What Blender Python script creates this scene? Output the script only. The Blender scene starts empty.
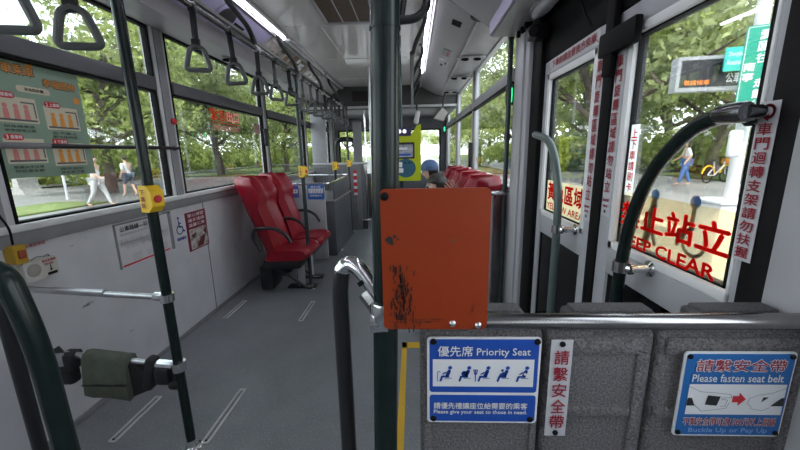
import bpy, bmesh, math, random
from mathutils import Vector, Matrix
SC = bpy.context.scene
COL = SC.collection
RND = random.Random(7)
PI = math.pi

# ------------------------------------------------------------------ camera
# solved from the photograph's vanishing points (bus axis = +Y, floor z = 0)
FOC, EYE = 345.0, 1.265
_y = Vector((13.0, 73.0, -FOC)).normalized()
_z = -Vector((33.0, -1689.0, -FOC)).normalized()
_z = (_z - _y * _z.dot(_y)).normalized()
_x = _y.cross(_z)
RC = Matrix((_x, _y, _z))
EYEP = Vector((0, 0, EYE))

def P(px, py, axis, val):
    """where the sight line of a photograph point meets the plane axis = val"""
    d = RC @ Vector((px - 400, 225 - py, -FOC))
    i = 'xyz'.index(axis)
    return EYEP + d * ((val - EYEP[i]) / d[i])

cam = bpy.data.cameras.new('camera')
cam.sensor_width = 36.0
cam.lens = FOC / 800 * 36
cam.clip_start, cam.clip_end = 0.02, 400
co = bpy.data.objects.new('camera', cam)
COL.objects.link(co)
co.matrix_world = Matrix.Translation(EYEP) @ RC.to_4x4()
SC.camera = co

# ------------------------------------------------------------------ materials
MATS = {}
def mat(name, col, rough=0.5, metal=0.0, var=0.0, vscale=8.0, bump=0.0, bscale=60.0, spec=0.5, emit=0.0, coat=0.0, var2=None, detail=4.0):
    if name in MATS: return MATS[name]
    m = bpy.data.materials.new(name); m.use_nodes = True
    nt = m.node_tree; b = nt.nodes['Principled BSDF']
    c = tuple(col) + (1,)
    b.inputs['Base Color'].default_value = c
    b.inputs['Roughness'].default_value = rough
    b.inputs['Metallic'].default_value = metal
    b.inputs['Specular IOR Level'].default_value = spec
    b.inputs['Coat Weight'].default_value = coat
    tc = nt.nodes.new('ShaderNodeTexCoord')
    if var > 0:
        n = nt.nodes.new('ShaderNodeTexNoise'); n.inputs['Scale'].default_value = vscale; n.inputs['Detail'].default_value = detail
        nt.links.new(tc.outputs['Object'], n.inputs['Vector'])
        r = nt.nodes.new('ShaderNodeMapRange')
        r.inputs['From Min'].default_value = 0.3; r.inputs['From Max'].default_value = 0.7
        nt.links.new(n.outputs['Fac'], r.inputs['Value'])
        mx = nt.nodes.new('ShaderNodeMix'); mx.data_type = 'RGBA'
        lo = tuple(v * (1 - var) for v in col) if var2 is None else var2
        mx.inputs['A'].default_value = tuple(lo) + (1,)
        mx.inputs['B'].default_value = tuple(min(1, v * (1 + var * .6)) for v in col) + (1,)
        nt.links.new(r.outputs['Result'], mx.inputs['Factor'])
        nt.links.new(mx.outputs['Result'], b.inputs['Base Color'])
    if bump > 0:
        n2 = nt.nodes.new('ShaderNodeTexNoise'); n2.inputs['Scale'].default_value = bscale; n2.inputs['Detail'].default_value = 3
        nt.links.new(tc.outputs['Object'], n2.inputs['Vector'])
        bp = nt.nodes.new('ShaderNodeBump'); bp.inputs['Strength'].default_value = bump; bp.inputs['Distance'].default_value = 0.004
        nt.links.new(n2.outputs['Fac'], bp.inputs['Height'])
        nt.links.new(bp.outputs['Normal'], b.inputs['Normal'])
    if emit > 0:
        b.inputs['Emission Color'].default_value = c
        b.inputs['Emission Strength'].default_value = emit
    MATS[name] = m
    return m

def spot_mat(name, col, spot, amount, scale, rough=0.5, stretch=(1, 1, 1), bump=0.0, var=0.1):
    """base colour with scattered marks (scuffs, specks) of a second colour"""
    m = mat(name, col, rough, var=var, vscale=5, bump=bump, bscale=90)
    nt = m.node_tree; b = nt.nodes['Principled BSDF']
    src = b.inputs['Base Color'].links[0].from_socket
    tc = nt.nodes.new('ShaderNodeTexCoord'); mp = nt.nodes.new('ShaderNodeMapping')
    mp.inputs['Scale'].default_value = stretch
    nt.links.new(tc.outputs['Object'], mp.inputs['Vector'])
    n = nt.nodes.new('ShaderNodeTexNoise'); n.inputs['Scale'].default_value = scale; n.inputs['Detail'].default_value = 6
    n.inputs['Roughness'].default_value = .65
    nt.links.new(mp.outputs['Vector'], n.inputs['Vector'])
    r = nt.nodes.new('ShaderNodeMapRange')
    r.inputs['From Min'].default_value = 1 - amount; r.inputs['From Max'].default_value = 1 - amount + .06
    nt.links.new(n.outputs['Fac'], r.inputs['Value'])
    mx = nt.nodes.new('ShaderNodeMix'); mx.data_type = 'RGBA'
    nt.links.new(r.outputs['Result'], mx.inputs['Factor'])
    nt.links.new(src, mx.inputs['A']); mx.inputs['B'].default_value = tuple(spot) + (1,)
    nt.links.new(mx.outputs['Result'], b.inputs['Base Color'])
    return m

def glass_mat(name, tint, refl=0.06, haze=0.0):
    m = bpy.data.materials.new(name); m.use_nodes = True
    nt = m.node_tree; nt.nodes.clear()
    out = nt.nodes.new('ShaderNodeOutputMaterial')
    tr = nt.nodes.new('ShaderNodeBsdfTransparent'); tr.inputs['Color'].default_value = tuple(tint) + (1,)
    gl = nt.nodes.new('ShaderNodeBsdfGlossy'); gl.inputs['Roughness'].default_value = 0.02
    fr = nt.nodes.new('ShaderNodeFresnel'); fr.inputs['IOR'].default_value = 1.4
    mul = nt.nodes.new('ShaderNodeMath'); mul.operation = 'MULTIPLY'; mul.inputs[1].default_value = refl * 10
    nt.links.new(fr.outputs['Fac'], mul.inputs[0])
    mx = nt.nodes.new('ShaderNodeMixShader')
    nt.links.new(mul.outputs[0], mx.inputs['Fac']); nt.links.new(tr.outputs[0], mx.inputs[1]); nt.links.new(gl.outputs[0], mx.inputs[2])
    last = mx.outputs[0]
    if haze > 0:
        df = nt.nodes.new('ShaderNodeBsdfTranslucent'); df.inputs['Color'].default_value = (.8, .8, .8, 1)
        tc = nt.nodes.new('ShaderNodeTexCoord'); n = nt.nodes.new('ShaderNodeTexNoise'); n.inputs['Scale'].default_value = 9
        nt.links.new(tc.outputs['Object'], n.inputs['Vector'])
        m2 = nt.nodes.new('ShaderNodeMath'); m2.operation = 'MULTIPLY'; m2.inputs[1].default_value = haze
        nt.links.new(n.outputs['Fac'], m2.inputs[0])
        mz = nt.nodes.new('ShaderNodeMixShader')
        nt.links.new(m2.outputs[0], mz.inputs['Fac']); nt.links.new(last, mz.inputs[1]); nt.links.new(df.outputs[0], mz.inputs[2])
        last = mz.outputs[0]
    nt.links.new(last, out.inputs['Surface'])
    MATS[name] = m
    return m

def leaf_mat(name, c1, c2):
    m = bpy.data.materials.new(name); m.use_nodes = True
    nt = m.node_tree; nt.nodes.clear()
    out = nt.nodes.new('ShaderNodeOutputMaterial')
    tc = nt.nodes.new('ShaderNodeTexCoord'); n = nt.nodes.new('ShaderNodeTexNoise'); n.inputs['Scale'].default_value = 1.3; n.inputs['Detail'].default_value = 5
    nt.links.new(tc.outputs['Object'], n.inputs['Vector'])
    r = nt.nodes.new('ShaderNodeMapRange'); r.inputs['From Min'].default_value = .35; r.inputs['From Max'].default_value = .65
    nt.links.new(n.outputs['Fac'], r.inputs['Value'])
    mx = nt.nodes.new('ShaderNodeMix'); mx.data_type = 'RGBA'
    mx.inputs['A'].default_value = tuple(c1) + (1,); mx.inputs['B'].default_value = tuple(c2) + (1,)
    nt.links.new(r.outputs['Result'], mx.inputs['Factor'])
    d = nt.nodes.new('ShaderNodeBsdfDiffuse'); t = nt.nodes.new('ShaderNodeBsdfTranslucent')
    nt.links.new(mx.outputs['Result'], d.inputs['Color']); nt.links.new(mx.outputs['Result'], t.inputs['Color'])
    ms = nt.nodes.new('ShaderNodeMixShader'); ms.inputs['Fac'].default_value = .4
    nt.links.new(d.outputs[0], ms.inputs[1]); nt.links.new(t.outputs[0], ms.inputs[2])
    nt.links.new(ms.outputs[0], out.inputs['Surface'])
    MATS[name] = m
    return m

# ------------------------------------------------------------------ mesh builder
def V(*a): return Vector(a)

def smooth_path(pts, rad, n=6):
    """round the corners of a polyline"""
    pts = [Vector(p) for p in pts]
    out = [pts[0]]
    for a, b, c in zip(pts, pts[1:], pts[2:]):
        u, w = (a - b), (c - b)
        r = min(rad, u.length * .49, w.length * .49)
        p, q = b + u.normalized() * r, b + w.normalized() * r
        for k in range(n + 1):
            t = k / n
            out.append(p * (1 - t) ** 2 + b * 2 * t * (1 - t) + q * t ** 2)
    out.append(pts[-1])
    return out

class MB:
    def __init__(s): s.v, s.f, s.m, s.cur = [], [], [], 0
    def add(s, vs, fs):
        o = len(s.v); s.v += [Vector(v) for v in vs]
        for f in fs: s.f.append(tuple(i + o for i in f)); s.m.append(s.cur)
        return s
    def box(s, lo, hi):
        x0, y0, z0 = lo; x1, y1, z1 = hi
        return s.add([(x0,y0,z0),(x1,y0,z0),(x1,y1,z0),(x0,y1,z0),(x0,y0,z1),(x1,y0,z1),(x1,y1,z1),(x0,y1,z1)],
                     [(0,3,2,1),(4,5,6,7),(0,1,5,4),(1,2,6,5),(2,3,7,6),(3,0,4,7)])
    def bbox(s, lo, hi, bev=.01, seg=2, M=None):
        bm = bmesh.new(); bmesh.ops.create_cube(bm, size=1)
        c = (Vector(lo) + Vector(hi)) / 2; d = Vector(hi) - Vector(lo)
        for v in bm.verts: v.co = Vector((v.co.x * d.x, v.co.y * d.y, v.co.z * d.z))
        bmesh.ops.bevel(bm, geom=bm.edges[:], offset=min(bev, min(d) * .49), segments=seg, affect='EDGES', profile=.5)
        bm.verts.index_update()
        vs = [(M @ v.co if M else v.co) + c for v in bm.verts]
        s.add(vs, [tuple(v.index for v in f.verts) for f in bm.faces]); bm.free()
        return s
    def tube(s, pts, r, seg=10, closed=False, caps=True):
        pts = [Vector(p) for p in pts]; n = len(pts)
        rs = r if isinstance(r, (list, tuple)) else [r] * n
        t0 = (pts[1] - pts[0]).normalized()
        ref = Vector((0, 0, 1)) if abs(t0.z) < .9 else Vector((1, 0, 0))
        nx = t0.cross(ref).normalized(); prev = t0; vs, fs = [], []
        for i, p in enumerate(pts):
            if closed: t = (pts[(i + 1) % n] - pts[i - 1]).normalized()
            elif i == 0: t = t0
            elif i == n - 1: t = (pts[i] - pts[i - 1]).normalized()
            else: t = (pts[i + 1] - pts[i - 1]).normalized()
            ax = prev.cross(t)
            if ax.length > 1e-6: nx = Matrix.Rotation(prev.angle(t), 3, ax.normalized()) @ nx
            nx = (nx - t * nx.dot(t)).normalized(); ny = t.cross(nx); prev = t
            for k in range(seg):
                a = 2 * PI * k / seg
                vs.append(p + nx * math.cos(a) * rs[i] + ny * math.sin(a) * rs[i])
        for i in range(n if closed else n - 1):
            for k in range(seg):
                a, b = i * seg + k, i * seg + (k + 1) % seg
                c, d = ((i + 1) % n) * seg + (k + 1) % seg, ((i + 1) % n) * seg + k
                fs.append((a, b, c, d))
        if caps and not closed:
            fs.append(tuple(range(seg))[::-1]); fs.append(tuple((n - 1) * seg + k for k in range(seg)))
        return s.add(vs, fs)
    def cyl(s, a, b, r, seg=16): return s.tube([a, b], r, seg)
    def lathe(s, prof, c, ax=(0, 0, 1), seg=20):
        """prof: (radius, height) pairs along axis ax from c"""
        ax = Vector(ax).normalized(); c = Vector(c)
        ref = Vector((0, 0, 1)) if abs(ax.z) < .9 else Vector((1, 0, 0))
        nx = ax.cross(ref).normalized(); ny = ax.cross(nx); vs, fs = [], []
        for r, h in prof:
            for k in range(seg):
                a = 2 * PI * k / seg; vs.append(c + ax * h + (nx * math.cos(a) + ny * math.sin(a)) * r)
        for i in range(len(prof) - 1):
            for k in range(seg):
                fs.append((i*seg+k, i*seg+(k+1)%seg, (i+1)*seg+(k+1)%seg, (i+1)*seg+k))
        fs.append(tuple(range(seg))[::-1]); fs.append(tuple((len(prof)-1)*seg+k for k in range(seg)))
        return s.add(vs, fs)
    def prism(s, poly, o, u, w, depth):
        """poly of (a,b) in the plane o + u a + w b, thickened by depth along u x w"""
        o, u, w = Vector(o), Vector(u), Vector(w); n = u.cross(w).normalized() * depth; k = len(poly)
        vs = [o + u*a + w*b for a, b in poly] + [o + u*a + w*b + n for a, b in poly]
        fs = [tuple(range(k))[::-1], tuple(range(k, 2*k))] + [(i, (i+1)%k, k+(i+1)%k, k+i) for i in range(k)]
        return s.add(vs, fs)
    def sphere(s, c, r, seg=16, ring=10, M=None):
        c = Vector(c); rr = r if isinstance(r, (tuple, list)) else (r, r, r); vs, fs = [], []
        for i in range(ring + 1):
            th = PI * i / ring
            for k in range(seg):
                a = 2*PI*k/seg
                p = Vector((rr[0]*math.sin(th)*math.cos(a), rr[1]*math.sin(th)*math.sin(a), rr[2]*math.cos(th)))
                vs.append(c + (M @ p if M else p))
        for i in range(ring):
            for k in range(seg): fs.append((i*seg+k, (i+1)*seg+k, (i+1)*seg+(k+1)%seg, i*seg+(k+1)%seg))
        return s.add(vs, fs)
    def build(s, name, mats, parent=None, smooth=35, recalc=True, origin=None):
        me = bpy.data.meshes.new(name)
        if parent is not None: off = wloc(parent)
        elif origin is not None: off = Vector(origin)
        else:
            lo = [min(v[i] for v in s.v) for i in range(3)]; hi = [max(v[i] for v in s.v) for i in range(3)]
            off = Vector(((lo[0]+hi[0])/2, (lo[1]+hi[1])/2, lo[2]))
        me.from_pydata([v - off for v in s.v], [], s.f)
        for m in (mats if isinstance(mats, (list, tuple)) else [mats]): me.materials.append(m)
        me.polygons.foreach_set('material_index', s.m)
        if recalc:
            bm = bmesh.new(); bm.from_mesh(me)
            bmesh.ops.remove_doubles(bm, verts=bm.verts[:], dist=1e-6)
            bmesh.ops.recalc_face_normals(bm, faces=bm.faces[:]); bm.to_mesh(me); bm.free()
        if smooth:
            me.polygons.foreach_set('use_smooth', [True] * len(me.polygons))
            me.set_sharp_from_angle(angle=math.radians(smooth))
        o = bpy.data.objects.new(name, me); COL.objects.link(o)
        if parent is not None: o.parent = parent
        else: o.location = off
        return o

def wloc(o):
    p = Vector((0, 0, 0))
    while o is not None: p = p + o.location; o = o.parent
    return p

def tag(o, label=None, cat=None, group=None, kind=None):
    if label: o['label'] = label
    if cat: o['category'] = cat
    if group: o['group'] = group
    if kind: o['kind'] = kind
    return o

def empty(name, loc, label, cat, group=None):
    o = bpy.data.objects.new(name, None); COL.objects.link(o); o.location = loc; o.empty_display_size = .05
    return tag(o, label, cat, group)

def struct(o): o['kind'] = 'structure'; return o

def dup(root, loc, rotz=0, label=None, scale=1.0):
    r = root.copy(); COL.objects.link(r); r.location = loc; r.rotation_euler = (0, 0, rotz); r.scale = (scale,)*3
    if label: r['label'] = label
    for ch in root.children:
        c = ch.copy(); COL.objects.link(c); c.parent = r
        for g in ch.children:
            d = g.copy(); COL.objects.link(d); d.parent = c
    return r

# ------------------------------------------------------------------ lettering
_TXT = {}
def text_mesh(s, bold):
    k = (s, bold)
    if k not in _TXT:
        c = bpy.data.curves.new('lettering', 'FONT'); c.body = s; c.resolution_u = 2
        o = bpy.data.objects.new('lettering', c); COL.objects.link(o)
        dg = bpy.context.evaluated_depsgraph_get(); dg.update()
        me = bpy.data.meshes.new_from_object(o.evaluated_get(dg))
        vs = [v.co.copy() for v in me.vertices]; fs = [tuple(p.vertices) for p in me.polygons]
        bpy.data.objects.remove(o); bpy.data.curves.remove(c); bpy.data.meshes.remove(me)
        _TXT[k] = (vs, fs)
    return _TXT[k]

class Face:
    """a flat face at o (its centre) with right and up directions; printed matter is laid on it"""
    def __init__(s, o, right, up, parent, lift=.0008):
        s.o, s.r, s.u = Vector(o), Vector(right).normalized(), Vector(up).normalized()
        s.n = s.r.cross(s.u).normalized(); s.parent = parent; s.lv = 1; s.lift = lift
    def pt(s, a, b, k): return s.o + s.r*a + s.u*b + s.n*(s.lift*k)
    def text(s, st, a0, b0, a1, b1, m, bold=.012, name='lettering', lv=3, mb=None):
        vs, fs = text_mesh(st, 0)
        if not vs: return
        if bold > .005:                 # heavier strokes: the glyphs again, shifted a little to each side
            v0, f0 = vs, fs; vs, fs = list(v0), list(f0)
            for q, (dx, dy) in enumerate(((bold, 0), (-bold, 0), (0, bold), (0, -bold))):
                o = len(vs); vs += [v + Vector((dx, dy, .14*(q+1))) for v in v0]; fs += [tuple(i + o for i in f) for f in f0]
        lx, hx = min(v.x for v in vs), max(v.x for v in vs); ly, hy = min(v.y for v in vs), max(v.y for v in vs)
        own = mb is None; mb = mb or MB()
        mb.add([s.pt(a0+(v.x-lx)/(hx-lx)*(a1-a0), b0+(v.y-ly)/(hy-ly)*(b1-b0), lv+v.z) for v in vs], fs)
        if own: return mb.build(name, m, s.parent, smooth=0, recalc=False)
    def vtext(s, st, a0, a1, btop, bbot, m, bold=.012, name='lettering', lv=3):
        mb = MB(); n = len(st); h = (btop-bbot)/n
        for i, ch in enumerate(st):
            if ch == ' ': continue
            s.text(ch, a0, btop-(i+.93)*h, a1, btop-(i+.07)*h, m, bold, lv=lv, mb=mb)
        return mb.build(name, m, s.parent, smooth=0, recalc=False)
    def poly(s, pts, mb, lv=2):
        mb.add([s.pt(a, b, lv) for a, b in pts], [tuple(range(len(pts)))])
    def rect(s, a0, b0, a1, b1, m, name='printed_panel', lv=1, rad=0, mb=None):
        own = mb is None; mb = mb or MB(); s.poly(rrect(a0, b0, a1, b1, rad), mb, lv)
        if own: return mb.build(name, m, s.parent, smooth=0, recalc=False)
    def stroke(s, pts, w, mb, lv=3):
        for (x0, y0), (x1, y1) in zip(pts, pts[1:]):
            d = Vector((x1-x0, y1-y0)); 
            if d.length < 1e-9: continue
            n = Vector((-d.y, d.x)).normalized()*w/2
            s.poly([(x0+n.x, y0+n.y), (x0-n.x, y0-n.y), (x1-n.x, y1-n.y), (x1+n.x, y1+n.y)], mb, lv)
        for x, y in pts: s.disc(x, y, w/2, mb, lv, 10)
    def disc(s, a, b, r, mb, lv=3, seg=18):
        s.poly([(a+r*math.cos(2*PI*k/seg), b+r*math.sin(2*PI*k/seg)) for k in range(seg)], mb, lv)

def rrect(a0, b0, a1, b1, rad=0, n=5):
    if rad <= 0: return [(a0, b0), (a1, b0), (a1, b1), (a0, b1)]
    out = []
    for cx, cy, st in ((a1-rad, b0+rad, -90), (a1-rad, b1-rad, 0), (a0+rad, b1-rad, 90), (a0+rad, b0+rad, 180)):
        for k in range(n+1):
            t = math.radians(st + 90*k/n); out.append((cx+rad*math.cos(t), cy+rad*math.sin(t)))
    return out

def board(name, o, right, up, w, h, th, m, label, cat, rad=0, group=None, plate='plate'):
    """a thing that is a thin plate, its front face at o; returns (root, Face)"""
    o = Vector(o); right = Vector(right).normalized(); up = Vector(up).normalized(); n = right.cross(up)
    root = empty(name, o - up*(h/2), label, cat, group)
    MB().prism(rrect(-w/2, -h/2, w/2, h/2, rad), o - n*th, right, up, th).build(plate, m, root)
    return root, Face(o, right, up, root)

XR, YR, ZU = V(1, 0, 0), V(0, 1, 0), V(0, 0, 1)
# ------------------------------------------------------------------ palette
M_track = mat('track_metal', (.62, .62, .62), .42, .35, var=.1)
M_floor = spot_mat('floor_vinyl', (.205, .216, .228), (.55, .56, .58), .41, 150, rough=.42, bump=.12, var=.12)
M_wall = spot_mat('wall_panel', (.52, .52, .54), (.08, .08, .085), .34, 7, rough=.45, stretch=(1, .7, 2.2), var=.1)
M_lightgrey = mat('grey_paint', (.42, .42, .44), .4, var=.08)
M_door = mat('door_paint', (.42, .425, .45), .38, var=.06, vscale=3)
M_midgrey = mat('mid_grey_plastic', (.2, .2, .21), .45, var=.12)
M_pillar = mat('pillar_grey', (.24, .24, .26), .4, var=.1)
M_frame = mat('frame_dark', (.10, .10, .115), .35, var=.1)
def film_mat(name, col, tr):
    m = leaf_mat(name, col, col); nt = m.node_tree
    [n for n in nt.nodes if n.type == 'MIX_SHADER'][0].inputs['Fac'].default_value = tr
    return m
M_win_alu = mat('window_aluminium', (.5, .5, .51), .35, .5)
M_black = mat('black_rubber', (.007, .007, .0075), .6, spec=.12)
M_blackp = mat('black_plastic', (.014, .014, .016), .35)
M_chrome = mat('chrome', (.72, .72, .73), .14, 1.0)
M_rail = mat('dark_steel_rail', (.30, .29, .29), .2, 1.0, var=.12, vscale=30)
M_steel = mat('brushed_steel', (.55, .55, .56), .3, 1.0, var=.12, vscale=30)
M_alu = mat('aluminium', (.6, .6, .61), .32, .9, var=.1)
M_greenpole = mat('dark_green_paint', (.010, .018, .017), .24, var=.2, vscale=20, spec=.3)
M_greybar = mat('grey_green_paint', (.035, .05, .05), .25, var=.1, spec=.35)
M_ceil = mat('ceiling_gloss', (.72, .72, .70), .1, var=.07, vscale=2)
M_duct = mat('duct_grey', (.38, .375, .38), .35, var=.1, vscale=4)
M_duct2 = mat('duct_lip_grey', (.06, .06, .06), .4, var=.1)
M_white = mat('white_plastic', (.62, .62, .62), .4, var=.05)
M_offwhite = mat('cream_plastic', (.48, .46, .42), .5, var=.06)
M_print_white = mat('print_white', (.75, .75, .76), .45)
M_print_blue = mat('print_blue', (.012, .075, .40), .4)
M_print_red = mat('print_red', (.55, .018, .03), .45)
M_print_dred = mat('print_dark_red', (.28, .012, .03), .5)
M_print_black = mat('print_black', (.015, .015, .017), .5)
M_print_grey = mat('print_grey', (.3, .3, .31), .5)
M_strip = mat('strip_white', (.55, .54, .56), .5, var=.05)
M_red = mat('red_vinyl', (.26, .004, .016), .34, spec=.35, var=.12, vscale=6, bump=.05, bscale=140)
M_yellow = mat('yellow_plastic', (.80, .50, .01), .4, var=.06)
M_yline = spot_mat('yellow_line_paint', (.72, .43, .02), (.3, .2, .05), .36, 40, rough=.5)
M_lime = mat('lime_plastic', (.42, .50, .004), .4, var=.05)
M_panel = mat('moulded_panel', (.185, .172, .176), .5, var=.6, vscale=260, bump=1.2, bscale=420, detail=2)
M_pad = mat('foam_pad', (.10, .098, .102), .7, var=.45, vscale=330, detail=2, bump=.8, bscale=500)
M_orange = spot_mat('orange_paint', (.27, .030, .001), (.03, .01, .008), .31, 9, rough=.42, stretch=(3, 1, .9), var=.08)
M_canvas = mat('olive_canvas', (.10, .115, .085), .75, var=.2, vscale=30, bump=.5, bscale=600)
M_webbing = mat('black_webbing', (.016, .016, .018), .7, bump=.4, bscale=700)
M_skin = mat('skin', (.62, .38, .28), .5)
M_hair = mat('black_hair', (.02, .016, .014), .45, var=.3, vscale=60, bump=.6, bscale=200)
M_led = mat('led_diffuser', (.89, .87, 1.0), .5, emit=12.5)
M_ledoff = mat('unlit_diffuser', (.5, .5, .52), .25)
M_grn = mat('green_indicator', (.02, .8, .25), .4, emit=2.0)
M_glass = glass_mat('window_glass', (.93, .95, .95), .05)
M_glassl = glass_mat('side_window_glass', (.90, .93, .92), .06, .0)
M_dglass = glass_mat('tinted_glass', (.05, .055, .06), .12)
M_speaker = mat('speaker_grille', (.012, .012, .014), .6, bump=.9, bscale=400)
M_brown = mat('brown_grille', (.12, .078, .05), .5, var=.3, vscale=40)
# ================================================================== THE SHELL
XL, XRW = -1.65, .68            # inner faces of the two side walls
YB, YF = -2.6, 7.2              # rear wall and windscreen
SILL, WTOP, ZC = 1.0, 2.07, 2.25

struct(MB().box((XL-.06, YB, -.12), (XRW+.06, YF, 0)).build('floor', M_floor, smooth=0))
c = MB().box((XL-.06, YB, ZC), (XRW+.06, YF, ZC+.06))
for y in (-1.2, 0, 1.25, 2.95, 3.95, 4.95): c.box((-1.06, y-.012, ZC-.004), (.09, y+.012, ZC+.001))
for x in (-.72, -.2): c.box((x-.006, 2.95, ZC-.005), (x+.006, 5.5, ZC+.001))
struct(c.build('ceiling', M_ceil, smooth=0))
struct(MB().box((XL-.06, YB-.06, -.12), (XRW+.06, YB, ZC+.06)).build('wall_back', M_lightgrey, smooth=0))

# --- left wall
w = MB(); w.box((XL-.05, YB, 0), (XL, YF, SILL)); w.box((XL-.05, YB, WTOP), (XL, YF, ZC))
lp = [(YB, -2.45), (-1.75, -1.6), (-.25, -.1), (1.19, 1.34), (2.295, 2.435), (3.895, 4.0), (5.36, 5.45), (6.95, YF)]
for a, b in lp: w.box((XL-.05, a, SILL), (XL, b, WTOP))
w.cur = 1
for y in (-.1, 1.08, 2.615, 4.1):  w.box((XL-.001, y-.004, 0), (XL+.0015, y+.004, .91))
w.cur = 2
for a, b in lp[3:7]: w.box((XL-.001, a+.030, SILL), (XL+.018, b-.042, WTOP))
w.cur = 3
for a, b in lp[3:7]: w.box((XL-.001, a+.002, SILL), (XL+.012, a+.028, WTOP))
struct(w.build('wall_left', [M_wall, M_frame, M_pillar, M_white], smooth=0))
struct(MB().bbox((XL, YB, .915), (XL+.018, YF, .972), .004).build('trim_1', M_midgrey))
struct(MB().bbox((XL-.02, YB, .972), (XL+.03, YF, 1.003), .006).build('trim_2', M_white))
struct(MB().bbox((XL, YB, 0), (XL+.012, YF, .03), .004).build('baseboard_left', M_midgrey))

def window(n, x, a, b, z0, z1, tz, glass, side, fm=None, tm=None):
    """gasket frame (> pane, transom) in a side wall; side = +1 when the cabin is on +x"""
    f = MB(); g = .013; t0, t1 = (x-.035, x+.006) if side > 0 else (x-.006, x+.035)
    f.bbox((t0, a, z0), (t1, a+g, z1), .004); f.bbox((t0, b-g, z0), (t1, b, z1), .004)
    f.bbox((t0, a, z0), (t1, b, z0+g), .004); f.bbox((t0, a, z1-g), (t1, b, z1), .004)
    root = struct(f.build('window_%d' % n, fm or M_black))
    MB().box((x-side*.022-.002, a+.01, z0+.01), (x-side*.022+.002, b-.01, z1-.01)).build('pane', glass, root, smooth=0)
    if tz:
        t = MB(); t.cur = 0; t.bbox((x-.03, a+.01, tz-.035), (x+.02, b-.01, tz+.045), .006)
        t.cur = 1; t.bbox((x-.032, a+.01, tz-.05), (x+.012, b-.01, tz-.034), .003)
        t.build('transom', [tm or M_frame, M_black], root)
    return root
n = 1
for (a, b) in [(lp[i][1], lp[i+1][0]) for i in range(len(lp)-1)]:
    window(n, XL, a, b, SILL, WTOP, 1.72, M_glassl, 1); n += 1

# --- right wall: windows ahead of the door, the door bay, windows behind
DY0, DY1 = .66, 2.02            # door bay
w = MB()
w.box((XRW, DY1, 0), (XRW+.05, YF, SILL)); w.box((XRW, YB, 0), (XRW+.05, DY0, SILL))
w.box((XRW, YB, WTOP), (XRW+.05, DY0, ZC)); w.box((XRW, DY1, WTOP+.03), (XRW+.05, YF, ZC)); w.box((XRW, DY0, 1.80), (XRW+.05, DY1, ZC))
rp = [(DY1, 2.42), (3.98, 4.10), (5.48, 5.60), (6.98, YF)]
for a, b in rp: w.box((XRW, a, SILL), (XRW+.05, b, WTOP+.03))
for a, b in [(YB, -2.4), (-1.5, -1.38), (-.2, -.05), (.42, DY0)]: w.box((XRW, a, SILL), (XRW+.05, b, WTOP))
w.cur = 1
for a, b in rp[1:]: w.box((XRW-.014, a+.03, SILL), (XRW+.001, b-.03, WTOP+.03))
struct(w.build('wall_right', [M_lightgrey, M_lightgrey], smooth=0))
for (a, b) in [(rp[i][1], rp[i+1][0]) for i in range(3)]:
    window(n, XRW, a, b, SILL, WTOP+.03, 1.74, M_glass, -1, M_win_alu, M_lightgrey); n += 1
for a, b in ((-2.4, -1.5), (-1.38, -.2)):
    window(n, XRW, a, b, SILL, WTOP, 1.74, M_glass, -1); n += 1
# wide grey post before the door and its grab pole, the dark and the light post behind it
t = MB(); t.bbox((XRW-.05, 2.03, 0), (XRW, 2.30, WTOP), .012); t.bbox((XRW-.062, 2.09, 0), (XRW-.045, 2.24, WTOP), .006)
struct(t.build('trim_3', M_lightgrey))
struct(MB().bbox((XRW-.03, 1.90, 0), (XRW+.02, 2.03, 1.95), .008).build('trim_4', M_black))
struct(MB().bbox((XRW-.010, .640, 0), (XRW+.03, .704, 1.95), .004).build('trim_5', mat('dark_post', (.012, .011, .012), .6, var=.6, vscale=6, spec=.15)))
struct(MB().bbox((XRW-.025, .40, 0), (XRW, .640, 1.95), .012).build('trim_6', M_lightgrey))
struct(MB().bbox((XRW-.008, .66, 1.69), (XRW+.04, 2.02, 1.93), .006).build('trim_7', M_black))

# --- front wall and windscreen
w = MB()
w.box((XL, YF, 0), (XRW, YF+.05, .85)); w.box((XL, YF, 1.72), (XRW, YF+.05, ZC))
for a, b in ((XL, -1.52), (.56, XRW)): w.box((a, YF, .85), (b, YF+.05, 1.72))
struct(w.build('wall_front', M_frame, smooth=0))
f = MB(); g = .03
f.bbox((-1.52, YF-.01, .85), (.56, YF+.04, .85+g)); f.bbox((-1.52, YF-.01, 1.72-g), (.56, YF+.04, 1.72))
for x in (-1.52, .53, -.5): f.bbox((x, YF-.01, .85), (x+g, YF+.04, 1.72))
ws = struct(f.build('window_%d' % n, M_black))
MB().box((-1.5, YF+.01, .87), (.54, YF+.015, 1.70)).build('pane', M_glass, ws, smooth=0)
# dashboard sill
struct(MB().bbox((XL, 6.75, .0), (XRW, YF, .88), .04).build('trim_8', M_frame))
# header over the driver's end
hb = MB(); hb.bbox((XL, 5.5, 1.96), (XRW, 5.62, ZC), .01); hb.bbox((XL, 5.62, 1.93), (XRW, YF, 1.99), .01)
struct(hb.build('trim_9', M_duct2))
struct(MB().bbox((XL, 5.485, 1.93), (XRW, 5.50, 1.965), .004).build('trim_10', M_white))

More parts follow.
